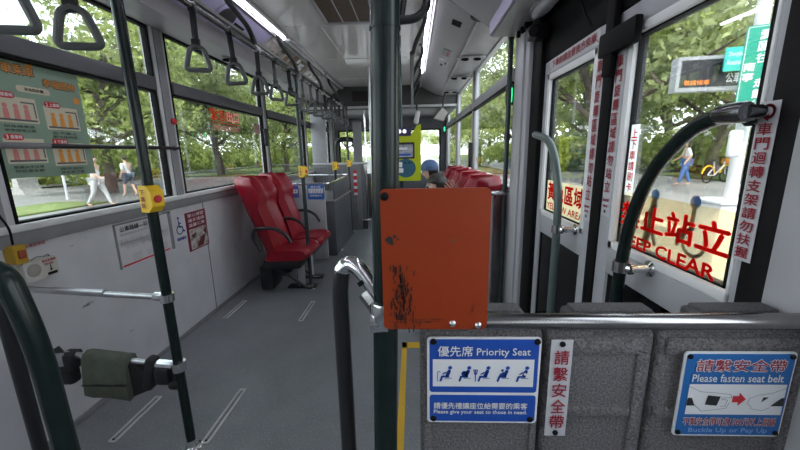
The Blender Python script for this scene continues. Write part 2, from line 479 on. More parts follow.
# --- roof ducts along both sides (profile swept along the bus)
def sweep(name, prof, y0, y1, m):
    k = len(prof); b = MB()
    b.add([(x, y0, z) for x, z in prof] + [(x, y1, z) for x, z in prof],
          [tuple(range(k)), tuple(range(k, 2*k))[::-1]] + [(i, (i+1) % k, k+(i+1) % k, k+i) for i in range(k)])
    return b.build(name, m, smooth=20)
struct(sweep('trim_11', [(XL, WTOP), (-1.40, 2.045), (-1.37, 2.02), (-1.345, 2.02), (-1.30, 2.075), (-1.20, 2.15), (-1.11, 2.215), (-1.11, ZC), (XL, ZC)], YB, 5.5, M_duct))
struct(sweep('trim_12', [(XRW, WTOP+.03), (.43, 2.085), (.37, 2.10), (.25, 2.15), (.14, 2.215), (.14, ZC), (XRW, ZC)], 2.35, 5.5, M_duct))
struct(MB().bbox((.415, 2.35, 2.078), (.435, 5.5, 2.09), .004).build('trim_13', M_lightgrey))
struct(sweep('trim_14', [(XRW, 2.0), (.47, 2.0), (.25, 2.15), (.14, 2.215), (.14, ZC), (XRW, ZC)], YB, 2.33, M_duct))

# ================================================================== THE DOOR
def door_leaf(n, y0, y1, g0, g1, l0, l1):
    """one leaf between y0 and y1: frame with an upper and a lower opening"""
    zt, zb = 1.69, .03; gz0, gz1 = .928, 1.625; lz0, lz1 = .22, .835; x0, x1 = XRW-.004, XRW+.034
    f = MB()
    for a, b, c, d in ((y0, g0, zb, zt), (g1, y1, zb, zt), (g0, g1, gz1, zt), (g0, g1, lz1, gz0), (g0, g1, zb, lz0)):
        f.bbox((x0, a-.001, c), (x1, b+.001, d), .004)
    f.bbox((x0, min(g0, l0)-.001, lz0), (x1, l0, lz1), .004) if l0 > g0 else None
    root = struct(f.build('door_%d' % n, M_door))
    fr = MB(); k = .026
    kn = k if n == 1 else .008
    for a, b, c, d in ((g0, g0+kn, gz0, gz1), (g1-k, g1, gz0, gz1), (g0, g1, gz0, gz0+k), (g0, g1, gz1-k, gz1)):
        fr.bbox((x0-.003, a, c), (x1, b, d), .003)
    fr.build('glazing_bead', mat('white_bead', (.80, .80, .80), .35), root)
    gs = MB(); k2 = k+.005
    for a, b, c, d in ((g0+k, g0+k2, gz0+k, gz1-k), (g1-k2, g1-k, gz0+k, gz1-k), (g0+k, g1-k, gz0+k, gz0+k2), (g0+k, g1-k, gz1-k2, gz1-k)):
        gs.box((x0+.012, a, c), (x1, b, d))
    gs.build('gasket', M_black, root, smooth=0)
    MB().box((XRW+.012, g0+.01, gz0+.01), (XRW+.016, g1-.01, gz1-.01)).build('pane', M_glass, root, smooth=0)
    MB().box((XRW+.004, l0, lz0), (XRW+.010, l1, lz1)).build('lower_pane', M_dglass, root, smooth=0)
    return root
door_leaf(1, 1.322, 1.90, 1.375, 1.855, 1.39, 1.85)
door_leaf(2, .705, 1.258, .722, 1.190, .80, 1.185)
# rubber fingers between the leaves
struct(MB().bbox((XRW-.012, 1.258, .03), (XRW+.03, 1.322, 1.93), .008).build('trim_15', M_black))
# hinge arm and driving post above the door
r = empty('door_mechanism', (XRW-.03, 1.28, 1.5), 'black hinge post and cross arm above the gap between the two door leaves', 'door mechanism')
MB().bbox((XRW-.036, 1.235, 1.50), (XRW-.014, 1.285, 2.0), .006).build('post', M_black, r)
MB().bbox((XRW-.040, 1.11, 1.565), (XRW-.016, 1.312, 1.64), .006).build('arm', M_black, r)
# header casing with the lamp underneath
r = empty('door_casing', (.58, 1.0, 1.92), 'grey overhead casing with a pale violet side above the door', 'casing')
MB().bbox((.475, -2.4, 1.925), (XRW-.004, 2.28, 2.0), .012).build('tray', M_duct, r)
MB().bbox((.462, -2.4, 1.932), (.476, 2.27, 2.10), .004).build('side_cover', mat('lavender_panel', (.36, .33, .50), .35), r)
hinge = MB()
for y in (2.02, 2.09, 2.16): hinge.bbox((.60, y, 1.895), (.64, y+.03, 1.926), .004)
hinge.build('catch', M_black, r)
r = empty('ceiling_lamp', (.612, 1.78, 1.89), 'oval unlit lamp in a grey ring under the casing over the door', 'lamp')
oval = [(.045*math.cos(t), .16*math.sin(t)) for t in [2*PI*k/28 for k in range(28)]]
MB().prism(oval, (.612, 1.78, 1.927), XR, -YR, .014).build('bezel', M_lightgrey, r)
dm = MB(); k = 28
rings = [(1, 0), (.97, .012), (.8, .022), (.45, .028)]
dm.add([(.612+.036*s*math.cos(2*PI*i/k), 1.78+.145*s*math.sin(2*PI*i/k), 1.914-h) for s, h in rings for i in range(k)],
       [(j*k+i, j*k+(i+1) % k, (j+1)*k+(i+1) % k, (j+1)*k+i) for j in range(3) for i in range(k)] + [tuple(3*k+i for i in range(k))])
dm.build('lens', M_ledoff, r)
r = empty('camera', (.60, 1.93, 1.80), 'small black surveillance camera in the corner over the door', 'camera')
cb = MB(); cb.bbox((.575, 1.83, 1.795), (.66, 1.92, 1.86), .012); cb.build('housing', M_blackp, r)
MB().lathe([(.022, 0), (.026, .01), (.026, .03), (.02, .036)], (.585, 1.83, 1.82), (-.3, -1, -.2)).build('lens', M_black, r)
MB().tube([(.63, 1.88, 1.855), (.63, 1.88, 1.93)], .012).build('bracket', M_black, r)
cab = MB()
cab.tube(smooth_path([(XRW-.012, 1.55, 1.92), (.64, 1.50, 1.84), (.64, 1.42, 1.74), (.655, 1.40, 1.70)], .05), .004, 6)
tag(cab.build('cable', M_black), 'thin black cable looping down above the far door leaf', 'cable')

# ================================================================== LETTERING ON THE DOOR
NL = -YR                        # reading direction on the right-hand wall
def sticker(name, a, b, z0, z1, label, m=M_strip, x=XRW-.0055, th=.0012):
    """rectangular sticker between y = a (far) and y = b (near)"""
    return board(name, (x, (a+b)/2, (z0+z1)/2), NL, ZU, abs(a-b), z1-z0, th, m, label, 'sticker', plate='backing')
r, F = sticker('notice_strip', 1.83, 1.37, 1.632, 1.688, 'long white strip with one row of dark red characters over the far door leaf')
F.text('下車前請注意後方來車', -.205, -.016, .205, .02, M_print_dred, .02)
mb = MB(); F.stroke([(-.222, -.02), (-.214, -.012)], .004, mb); F.stroke([(.213, -.012), (.221, -.02)], .004, mb); mb.build('arrow', M_print_dred, r, smooth=0)
r, F = sticker('warning_strip', 1.378, 1.326, .99, 1.615, 'narrow white strip of red characters on the near stile of the far door leaf')
F.vtext('車門旋轉區域請勿站立', -.017, .017, .275, -.235, M_print_dred, .018)
[(mb := MB(), F.disc(0, q, .006, mb), mb.build('dot', M_print_black, r, smooth=0)) for q in (.292, -.295)]
F.text('Please do not stand', -.018, -.262, .018, -.25, M_print_dred, .01); F.text('in door area', -.014, -.28, .014, -.268, M_print_dred, .01)
r, F = sticker('warning_strip', 1.250, 1.202, 1.03, 1.605, 'narrow white strip of red characters on the far stile of the near door leaf', x=XRW-.0052)
F.vtext('車門旋轉區域請勿站立', -.017, .017, .245, -.205, M_print_dred, .018)
[(mb := MB(), F.disc(0, q, .006, mb), mb.build('dot', M_print_black, r, smooth=0)) for q in (.265, -.27)]
F.text('Please do not stand', -.018, -.235, .018, -.222, M_print_dred, .01); F.text('in door area', -.014, -.255, .014, -.243, M_print_dred, .01)
r, F = sticker('warning_strip', .719, .681, 1.035, 1.345, 'white strip with a curved arrow above red characters on the dark post beside the door', x=XRW-.0135)
F.vtext('車門迴轉支架請勿扶握', -.014, .014, .118, -.15, M_print_dred, .018)
mb = MB(); arc = [(.012*math.cos(math.radians(t)), .136+.012*math.sin(math.radians(t))) for t in range(150, -100, -25)]
F.stroke(arc, .005, mb); F.poly([(-.009, .126), (.003, .118), (.003, .132)], mb); mb.build('arrow', M_print_dred, r, smooth=0)
# glass lettering
M_haze = glass_mat('sticker_film', (.96, .93, .78), .02, .5)
xg = XRW+.0105
M_fred = film_mat('red_film', (.78, .015, .012), .6); M_fcream = film_mat('cream_sticker_film', (.86, .80, .62), .7)
r, F = board('glass_sticker', (xg, 1.602, 1.037), NL, ZU, .41, .15, .0006, M_fcream, 'cream sticker reading yellow area in red at the foot of the far door glass', 'sticker', plate='backing')
F.text('黃色區域', -.19, -.022, .195, .068, M_fred, .03); F.text('YELLOW AREA', -.19, -.065, .195, -.033, M_fred, .02)
M_bred = M_fred
r = empty('glass_lettering', (xg, .97, .96), 'big red keep clear lettering on the near door glass', 'lettering')
F = Face((xg, .97, 1.03), NL, ZU, r)
F.text('禁止站立', -.185, -.012, .22, .068, M_bred, .03); F.text('KEEP CLEAR', -.168, -.072, .195, -.034, M_bred, .03)
MB().box((xg+.003, .74, .955), (xg+.0034, 1.16, 1.125)).build('film', glass_mat('clear_cream_film', (.97, .90, .72), .02, .10), r, smooth=0)
MBS = film_mat('white_film', (.85, .85, .84), .6)
r = empty('glass_lettering', (xg, 1.15, 1.1), 'thin column of red characters on the upper edge of the near door glass', 'lettering')
F = Face((xg, 1.132, 1.24), NL, ZU, r); F.vtext('上下車請刷卡', -.014, .014, .085, -.115, M_fred, .018); F.rect(-.021, -.125, .021, .095, MBS, 'backing', 1)
M_icon = mat('icon_blue', (.05, .22, .50), .5); M_iconb = mat('icon_slate', (.10, .14, .20), .5)
for yy, kind, lab in ((1.017, 0, 'blue walking figure sticker behind the red letters on the near door glass'), (.872, 1, 'blue wheelchair sticker behind the red letters on the near door glass')):
    r = empty('accessibility_sticker', (XRW+.017, yy, 1.0), lab, 'sticker')
    F = Face((XRW+.0175, yy, 1.045), NL, ZU, r, lift=.0003); mb = MB(); F.disc(.0, .085, .017, mb); mb.build('head', M_icon, r, smooth=0); mb = MB()
    if kind == 0:
        F.stroke([(.0, .06), (-.006, .0), (-.02, -.06)], .028, mb); F.stroke([(-.004, .0), (.022, -.055)], .014, mb); F.stroke([(-.008, .05), (-.035, .0)], .01, mb)
    else:
        F.stroke([(.0, .066), (-.002, .01), (-.03, .01), (-.04, -.03)], .014, mb)
        F.stroke([(.035*math.cos(math.radians(t))+.012, .035*math.sin(math.radians(t))-.015) for t in range(100, 400, 20)], .01, mb)
    mb.build('body', M_iconb, r, smooth=0)

# curved bars of the door
def door_bar(pts, ends, label, m=None):
    r = empty('grab_bar', (XRW-.04, pts[-1].y, pts[-1].z), label, 'grab bar')
    MB().tube(smooth_path(pts, .22, 10), .0165, 12).build('bar', m or M_greybar, r)
    for p, d in ends:
        e = MB(); e.lathe([(.024, 0), (.024, .006), (.012, .012), (.012, .05), (.017, .055), (.017, .062)], V(XRW-.004, p.y+d, p.z), (-1, 0, 0))
        e.tube([V(XRW-.055, p.y+d, p.z), V(p.x, p.y, p.z)], .012); e.lathe([(.021, -.016), (.021, .016)], p, (0, 0, 1))
        e.build('bracket', M_chrome, r)
    return r
xb = .605
door_bar([V(.655, 1.90, 1.34), V(xb, 1.80, 1.34), V(xb, 1.56, 1.30), V(xb, 1.46, 1.10), V(xb, 1.45, .93), V(xb, 1.45, .55)],
         [(V(xb, 1.45, .935), -.02)], 'grey green bent grab bar on the far door leaf', mat('pale_grey_green', (.10, .135, .125), .28, var=.1))
r = door_bar([V(xb, .690, 1.325), V(xb, .72, 1.325), V(xb, .80, 1.305), V(xb, .91, 1.21), V(xb, .97, 1.07), V(xb, .99, .92), V(xb, 1.0, .5)],
         [(V(xb, .99, .925), -.025)], 'thick dark green bent grab bar across the near door leaf', M_greenpole)
e = MB(); e.lathe([(.017, -.03), (.0195, -.024), (.0195, .024), (.017, .03)], (xb, .705, 1.325), (0, 1, 0)); e.tube([(xb, .678, 1.325), (xb+.02, .676, 1.325), (XRW-.008, .735, 1.322)], .0125); e.lathe([(.02, 0), (.02, .010)], (XRW-.004, .737, 1.322), (-1, 0, 0))
e.build('end_joint', mat('dark_chrome', (.16, .16, .17), .2, .9), r)
# ================================================================== PARTITION, POLE AND SIGNS IN FRONT OF THE CAMERA
YP = .55
root = empty('partition', (.34, YP, 0), 'grey moulded low partition of three ribbed panels under a chrome rail', 'partition')
for i, (a, b) in enumerate(((.008, .2225), (.2265, .4105), (.4145, .672))):
    p = MB(); p.bbox((a, YP, .02), (b, YP+.03, .961), .012, 3)
    p.bbox((a+.018, YP+.004, .95), (b-.018, YP+.028, .966), .006)
    if i:                                   # raised border and cross ribs of the two plain panels
        e = a+.012; h = b-.03
        p.bbox((e, YP-.006, .918), (b-.012, YP+.004, .95), .005); p.bbox((h, YP-.006, .03), (b-.0121, YP+.004, .93), .005)
        p.bbox((a+.004, YP-.007, .795), (h, YP+.004, .815), .005); p.bbox((a+.004, YP-.006, .6), (h, YP+.004, .62), .005)
    else:
        p.bbox((a+.006, YP-.005, .05), (a+.02, YP+.003, .775), .004); p.bbox((b-.016, YP-.005, .05), (b-.004, YP+.003, .95), .004)
    pa = p.build('panel', M_panel, root)
for a, b in ((.04, .204), (.277, .438), (.50, .655)):
    q = MB(); q.bbox((a, YP+.032, .93), (b, YP+.08, .974), .010, 3); q.bbox((a+.010, YP+.036, .96), (b-.010, YP+.074, .981), .006); q.build('pad', M_pad, root)
ra = MB(); ra.tube([(-.05, YP-.005, .981), (.672, YP-.005, .981)], .0135, 16); ra.build('rail', M_rail, root)
rl = MB(); rl.bbox((.035, YP+.028, .955), (.66, YP+.05, .968), .004); rl.build('cap_strip', M_alu, root)
rc = MB(); rc.lathe([(.02, 0), (.02, .03)], (-.075, YP-.005, .981), XR); rc.lathe([(.024, 0), (.024, .008)], (.664, YP-.005, .981), XR); rc.build('bracket', M_chrome, root)

root = empty('grab_pole', (-.048, YP, 0), 'thick dark green floor to ceiling pole behind the orange plate', 'pole')
MB().tube([(-.076, YP, .012), (-.018, YP, 2.244)], .0217, 24).build('shaft', M_greenpole, root)
f = MB(); f.lathe([(.045, 0), (.045, .006), (.026, .012), (.024, .05)], (-.076, YP, 0)); f.lathe([(.04, -.012), (.04, 0)], (-.018, YP, 2.246)); f.build('flange', M_chrome, root)
f = MB(); f.lathe([(.0232, 0), (.0232, .004)], (-.0391, YP, 1.44)); f.build('joint_ring', M_greenpole, root)

# orange plate
o0 = V(.0325, .514, 1.0975)
root, F = board('metal_plate', o0, XR, ZU, .166, .228, .006, M_orange, 'scuffed orange metal plate with bolts on the dark green pole', 'plate', rad=.008)
for a, b, m, rr in ((-.078+.002, .103, M_black, .0065), (.028, -.104, M_steel, .0055), (.069, -.107, M_steel, .0055), (.027, .034, M_brown, .0022)):
    bo = MB(); bo.lathe([(rr, 0), (rr, .002), (rr*.6, .0045), (rr*.3, .005)], F.pt(a, b, 0), -YR, 14); bo.build('bolt', m, root)
chip = MB(); rr = random.Random(3)
for ca, cb, s, ln in ((-.070, .036, .0065, 1), (-.062, .041, .003, 1), (-.066, .030, .003, 1), (-.057, .037, .002, 1)):
    F.poly([(ca+s*rr.uniform(.6, 1.1)*math.cos(2*PI*k/11), cb+s*rr.uniform(.6, 1.1)*math.sin(2*PI*k/11)) for k in range(11)], chip, 1)
chip.build('paint_chip', M_print_black, root, smooth=0)
sc = MB()
for k in range(150):
    a = rr.gauss(-.051, .011); b = -.005-abs(rr.gauss(.055, .035)); 
    if b < -.112: continue
    l = rr.uniform(.002, .011); F.stroke([(a, b), (a+rr.uniform(-.0015, .0015), b-l)], rr.uniform(.0006, .0022), sc, 1)
for k in range(16):
    a = rr.uniform(-.076, .0); b = rr.uniform(-.105, -.095); F.stroke([(a, b), (a+rr.uniform(.004, .03), b+rr.uniform(-.001, .001))], .0006, sc, 1)
sc.build('scratch', mat('scuff_black', (.03, .010, .006), .6), root, smooth=0)
br = MB(); br.bbox((-.03, .518, 1.0), (.0, .533, 1.2), .003); br.build('bracket', M_steel, root)

# chrome elbow and black tube joined to the pole
root = empty('handrail', (-.145, .585, 0), 'black hooped handrail with a chrome elbow clamped to the green pole', 'handrail')
pth = smooth_path([P(386, 305, 'y', .555), P(376, 290, 'y', .562), P(366, 276, 'y', .570), P(357, 266, 'y', .577), P(349.5, 263.5, 'y', .585), P(343, 267, 'y', .585), P(340.5, 276, 'y', .585), P(340, 292, 'y', .585)], .012, 4)
cut = len(pth)-6
MB().tube(pth[:cut+1], .0148, 16).build('elbow', M_chrome, root)
e = pth[cut]; MB().tube(pth[cut-1:] + [V(pth[-1].x, pth[-1].y, .9), V(pth[-1].x, pth[-1].y, .012)], .0150, 16).build('tube', M_blackp, root)
f = MB(); k = max(2, len(pth)//6); q = pth[2]; f.lathe([(.0165, -.004), (.0165, .004)], P(366, 280, 'y', .571), (pth[3]-pth[1])); f.build('ring', M_black, root)
f = MB(); f.lathe([(.026, -.018), (.028, -.012), (.028, .012), (.026, .018)], (-.050, YP, 1.0)); f.tube([(-.06, .555, 1.0), (-.083, .566, 1.028)], .0185); f.build('clamp', M_chrome, root)
f = MB(); f.lathe([(.035, 0), (.035, .006), (.02, .012)], (e.x, e.y, 0)); f.build('flange', M_chrome, root)

# --- signs on the partition
def bolts(F, root, pts, r=.0055):
    for a, b in pts:
        m = MB(); m.lathe([(r, 0), (r, .002), (r*.6, .004)], F.pt(a, b, 0), -YR, 12); m.build('bolt', M_black, root)
root, F = board('sign', (.118, YP-.008, .868), XR, ZU, .195, .169, .003, M_print_white, 'blue priority seat sign with five seated figures on the grey partition', 'sign', rad=.007)
U = lambda px: (px-341)/460*.193
W = lambda py: (179-py)/338*.17
F.rect(U(119), W(222), U(564), W(17), M_print_blue, 'blue_field', rad=.005)
F.rect(U(119), W(340), U(564), W(233), M_print_blue, 'blue_field', rad=.005)
F.rect(U(132), W(198), U(548), W(92), M_print_white, 'white_field', 2)
F.text('優先席', U(152), W(80), U(296), W(40), M_print_white, .01)
F.text('Priority Seat', U(312), W(84), U(530), W(48), M_print_white, .008)
F.text('請優先禮讓座位給需要的乘客', U(136), W(287), U(530), W(261), M_print_white, .012)
F.text('Please give your seat to those in need.', U(136), W(311), U(530), W(291), M_print_white, .015)
for i in range(5):
    mb = MB(); cx = U(196+i*79); s = .00041
    T = lambda x, y: (cx + x*s, W(148) + y*s)
    F.disc(*T(8, 30), 8.5*s, mb)
    F.stroke([T(4, 14), T(-4, -6)], 15*s, mb); F.stroke([T(-4, -9), T(-24, -9)], 10*s, mb) if False else None
    F.stroke([T(0, -12), T(-26, -12), T(-32, -32)], 9*s, mb); F.stroke([T(14, -20), T(-14, -20)], 3*s, mb); F.stroke([T(-10, 8), T(-22, 0)], 6*s, mb)
    if i == 0: F.stroke([T(-46, -34), T(-46, 8), T(-40, 13), T(-34, 8)], 3*s, mb)
    if i == 1: F.disc(*T(-12, 2), 13*s, mb)
    if i == 2: F.stroke([T(-46, -34), T(-46, 20)], 4*s, mb); F.stroke([T(-54, 20), T(-38, 20), T(-42, 0), T(-50, 0), T(-54, 20)], 4*s, mb)
    if i == 3: F.disc(*T(-14, 18), 6*s, mb); F.stroke([T(-12, 6), T(-10, -4), T(-24, -6)], 7*s, mb)
    mb.build('pictogram', M_print_blue, root, smooth=0)
    if i == 4:
        mb = MB(); F.disc(*T(0, 2), 6*s, mb, 4); mb.build('heart', M_print_white, root, smooth=0)
bolts(F, root, [(U(135), W(26)), (U(556), W(26)), (U(135), W(330)), (U(545), W(330))])

root, F = board('sign', (.248, YP-.013, .8565), XR, ZU, .036, .188, .002, M_strip, 'narrow upright white sign of five dark red characters on the grey partition', 'sign')
F.vtext('請繫安全帶', -.0125, .0125, .079, -.079, M_print_dred, .012)
bolts(F, root, [(0, .087), (0, -.087)], .005)

root, F = board('sign', (.5415, YP-.013, .848), XR, ZU, .180, .163, .003, M_print_white, 'blue and white sign showing hands fastening a seat belt on the grey partition', 'sign', rad=.006)
F.rect(-.087, -.0785, .087, .0785, mat('print_sky_blue', (.012, .13, .40), .4), 'blue_field', rad=.005)
F.rect(-.076, -.037, .083, .022, M_print_white, 'white_field', 2)
F.text('請繫安全帶', -.0715, .0455, .0755, .0705, M_print_white, .05, lv=2.6); F.text('請繫安全帶', -.070, .047, .074, .069, M_print_dred, .012)
F.text('Please fasten seat belt', -.074, .027, .074, .0415, M_print_white, .006)
F.text('不繫安全帶可處1500元以上罰鍰', -.078, -.0595, .078, -.0415, M_print_white, .06, lv=2.6); F.text('不繫安全帶可處1500元以上罰鍰', -.077, -.0585, .077, -.0425, M_print_dred, .008)
F.text('Buckle Up or Pay Up', -.066, -.0745, .066, -.063, mat('print_pale_blue', (.25, .4, .7), .5), .006)
mb = MB(); F.poly([(-.002, -.012), (.008, -.012), (.008, -.019), (.02, -.006), (.008, .007), (.008, 0), (-.002, 0)], mb, 3); mb.build('arrow', M_print_red, root, smooth=0)
for pl in ([(-.076, -.019), (-.063, -.019), (-.069, -.004), (-.076, -.004)], [(-.046, -.017), (-.026, -.019), (-.022, -.001), (-.043, .001)], [(.062, -.019), (.083, -.019), (.083, -.003), (.078, -.003)], [(.046, -.012), (.057, -.002), (.048, -.002)]):
    mb = MB(); F.poly(pl, mb, 3); mb.build('belt_drawing', M_print_black, root, smooth=0)
mb = MB()
for ln in ([(-.076, .018), (-.056, .008), (-.03, .006), (-.006, .003), (-.004, -.003), (-.02, -.004)], [(-.064, -.017), (-.05, -.03), (-.03, -.027), (-.01, -.024), (-.006, -.013)],
           [(.083, .016), (.06, .006), (.04, .002), (.026, -.004), (.024, -.014), (.032, -.022)], [(.062, -.022), (.05, -.028), (.03, -.024)], [(-.02, -.02), (-.012, -.02), (-.01, -.008), (-.02, -.006)]):
    F.stroke(ln, .0006, mb, 3)
mb.build('hand_drawing', M_print_black, root, smooth=0)
bolts(F, root, [(-.082, .0735), (.082, .0735), (-.082, -.0735), (.082, -.0735)], .0045)

# ================================================================== RAILS AND POLES ON THE FAR SIDE OF THE AISLE
XP, ZR = -.995, 1.93
root = empty('ceiling_rail', (XP, 1.5, ZR), 'long dark overhead rail carrying the hand straps below the window side duct', 'rail')
MB().tube([(XP, -2.4, ZR), (XP, 5.45, ZR)], .0155, 14).build('tube', mat('dark_chrome', (.16, .16, .17), .2, .9), root)
MB().bbox((XP-.045, -2.4, ZR+.045), (XP-.03, 5.45, ZR+.075), .004).build('upper_track', M_steel, root)
MB().bbox((XP-.03, -2.4, ZR+.02), (XP-.018, 5.45, ZR+.05), .003).build('web', M_blackp, root)
for y in (.45, 1.30, 2.15, 2.98, 3.82, 4.66):
    b = MB(); b.tube(smooth_path([(-1.075, y, 2.222), (-1.07, y+.02, 2.15), (-1.0, y+.15, 2.03), (XP, y+.21, ZR)], .08), .0155, 10)
    b.lathe([(.035, 0), (.035, .012), (.018, .016)], (-1.075, y, 2.232), (0, 0, -1)); b.build('bracket', M_blackp, root)
    b = MB(); b.lathe([(.021, -.025), (.021, .025)], (XP, y+.21, ZR), YR); b.build('clamp', M_alu, root)

def pole(x, y, ztop, r, m, label, name='grab_pole'):
    root = empty(name, (x, y, 0), label, 'pole')
    MB().tube([(x, y, .01), (x, y, ztop)], r, 18).build('shaft', m, root)
    f = MB(); f.lathe([(.042, 0), (.042, .005), (.034, .012), (r+.006, .016), (r+.004, .045)], (x, y, 0)); f.build('flange', M_chrome, root)
    return root
def stop_button(x, y, z, rot, label, s=1.0):
    """yellow push housing clamped round a pole"""
    root = empty('stop_button', (x, y, z-.05*s), label, 'button')
    c, d = math.cos(rot), math.sin(rot); u = V(c, d, 0); 
    m = MB(); m.prism([(-.024*s, -.05*s), (.018*s, -.05*s), (.042*s, -.028*s), (.042*s, .028*s), (.018*s, .05*s), (-.024*s, .05*s)], V(x, y, z) - u.cross(ZU)*.024*s, u, ZU, .048*s)
    m.build('housing', M_yellow, root)
    b = MB(); n = u.cross(ZU); b.lathe([(.014*s, 0), (.014*s, .004), (.010*s, .007)], V(x, y, z) + u*.042*s, u); b.build('push_button', M_print_red, root)
    F = Face(V(x, y, z) + n*.0243*s + u*-.002, u, ZU, root); F.vtext('下車鈴', -.010*s, .012*s, .036*s, -.036*s, M_print_dred, .02)
    return root
ord_ = ['nearest the window poster', 'beside the red seats', 'beside the dark luggage bay', 'next to the driver bulkhead']
for i, y in enumerate((1.262, 3.10, 4.42, 5.38)):
    r = pole(XP, y, ZR, .0185 if i == 0 else .0165, M_greenpole if i == 0 else M_greybar if i == 1 else M_blackp, 'dark green upright pole with chrome base ' + ord_[i])
    b = MB(); b.lathe([(.023, -.03), (.023, .03)], (XP, y, ZR), YR); b.lathe([(.023, -.04), (.023, 0)], (XP, y, ZR)); b.build('clamp', M_blackp, r)
    stop_button(XP, y, 1.112, -.35, 'yellow stop button on the pole ' + ord_[i])

# hand straps on that rail
def hand_strap(x, y, yaw, tilt, label, ln=.115, col=M_midgrey):
    root = empty('hanging_strap', (x, y, ZR), label, 'hand strap', 'hand straps along the window side rail')
    R = Matrix.Rotation(yaw, 3, 'Z') @ Matrix.Rotation(tilt, 3, 'Y')
    L = V(x, y, ZR)
    s = MB(); s.bbox((-.014, -.003, -ln), (.014, .003, -.01), .002)
    s.lathe([(.021, -.016), (.021, .016)], (0, 0, 0), XR, 14)
    s.bbox((-.019, -.009, -ln-.035), (.019, .009, -ln+.01), .004)
    s.v = [R @ v + L for v in s.v]; s.build('strap', M_blackp, root)
    z0, z1, hw = -ln-.02, -ln-.125, .056
    pts = smooth_path([(0.0001, 0, z0), (.03, 0, z0-.012), (hw, 0, z1), (-hw, 0, z1), (-.03, 0, z0-.012), (-.0001, 0, z0)], .022, 5)[:-1]
    h = MB(); h.tube(pts, .0115, 10, closed=True); h.v = [R @ v + L for v in h.v]
    h.build('handle', col, root)
    return root
M_strapg = mat('strap_grey', (.10, .105, .105), .4, var=.15)
sy = [.90, 1.07, 1.70, 2.02, 2.36, 2.63, 2.93, 3.28, 3.52, 3.78, 4.08, 4.33, 4.60, 4.88, 5.16]
yaws = [.25, .35, .2, .15, .1, .95, .2, 1.2, .9, .5, .2, -.3, .4, .1, .3]
nth = ['first', 'second', 'third', 'fourth', 'fifth', 'sixth', 'seventh', 'eighth', 'ninth', 'tenth', 'eleventh', 'twelfth', 'thirteenth', 'fourteenth', 'fifteenth']
for i, y in enumerate(sy):
    hand_strap(XP, y, yaws[i], RND.uniform(-.06, .06), 'grey triangular hand strap hanging %s along the overhead rail, counted from the window poster' % nth[i], (.225, .215)[i] if i < 2 else .145, M_strapg)

# low chrome bar from the wall to the first pole
root = empty('cross_bar', (-1.3, 1.26, .70), 'chrome bar running from the white wall to the nearest aisle pole', 'bar')
MB().tube([(XL+.005, 1.262, .752), (XP, 1.262, .712)], .0125, 14).build('bar', M_steel, root)
b = MB(); b.tube([(-1.25, 1.262, .7332), (XL+.005, 1.262, .752)], .0138, 14); b.build('sleeve', M_steel, root)
b = MB(); b.lathe([(.026, -.016), (.026, .016)], (XP, 1.262, .712)); b.tube([(-1.045, 1.262, .716), (-1.01, 1.262, .713)], .0185); b.build('clamp', M_chrome, root)
b = MB(); b.lathe([(.035, 0), (.035, .008)], (XL, 1.262, .752), XR); b.build('flange', M_chrome, root)

# folded back pad on the lower bar
root = empty('back_pad', (-1.25, 1.25, .30), 'olive canvas pad strapped over a low chrome bar beneath the cross bar', 'pad')
A, B = V(XL+.01, 1.262, .475), V(XP, 1.262, .405)
MB().tube([A, B], .0135, 14).build('bar', M_steel, root)
def on_bar(t): return A + (B-A)*t
pa, pb = P(84, 362, 'y', 1.24), P(127, 362, 'y', 1.24)
pd = MB(); n = 9
prof = [(.030, .0), (.024, .022), (0, .030), (-.024, .022), (-.034, 0), (-.04, -.05), (-.046, -.088), (-.05, -.15), (-.044, -.158), (.0, -.15), (.03, -.14), (.034, -.06)]
vs, fs = [], []
for k in range(7):
    x = pa.x + (pb.x-pa.x)*k/6; z = A.z + (B.z-A.z)*(x-A.x)/(B.x-A.x)
    q = 1 + .05*math.sin(k*2.1)
    vs += [(x, 1.262+a*q, z+b*(1+.02*math.sin(k*1.3))) for a, b in prof]
m_ = len(prof)
for k in range(6):
    for j in range(m_): fs.append((k*m_+j, k*m_+(j+1) % m_, (k+1)*m_+(j+1) % m_, (k+1)*m_+j))
fs += [tuple(range(m_)), tuple(6*m_+j for j in range(m_))[::-1]]
pd.add(vs, fs); cv = pd.build('cover', M_canvas, root, smooth=60)
hem = MB(); hem.box((pa.x-.001, 1.262-.053, .372-.03), (pb.x+.001, 1.262-.044, .376-.03)); hem.build('seam', M_webbing, root, smooth=0)
pc = P(151, 362, 'y', 1.26)
ip = MB(); z1 = on_bar((pb.x-A.x)/(B.x-A.x)).z
ip.prism([(pb.x, z1-.005), (pc.x-.025, z1-.03), (pc.x-.005, z1-.12), (pb.x, z1-.155)], (0, 1.29, 0), XR, ZU, .05); ip.build('inner_pad', M_webbing, root)
lp_ = MB(); c = on_bar((pc.x-A.x)/(B.x-A.x))
lp_.bbox((pc.x-.028, 1.235, c.z-.12), (pc.x+.012, 1.285, c.z+.03), .012, M=Matrix.Rotation(.25, 3, 'Y')); lp_.build('strap', M_webbing, root)
c = on_bar((P(68, 360, 'y', 1.26).x-A.x)/(B.x-A.x))
lb = MB(); lb.bbox((c.x-.035, 1.23, c.z-.13), (c.x+.03, 1.28, c.z-.03), .015); lb.bbox((c.x-.015, 1.225, c.z-.06), (c.x+.045, 1.29, c.z+.012), .008); lb.tube([(c.x-.04, 1.25, c.z+.03), (c.x, 1.25, c.z-.03)], .02); lb.build('buckle_strap', M_webbing, root)
lk = MB(); lk.bbox((c.x-.02, 1.222, c.z-.035), (c.x+.018, 1.24, c.z+.022), .006); lk.build('ratchet', M_steel, root)
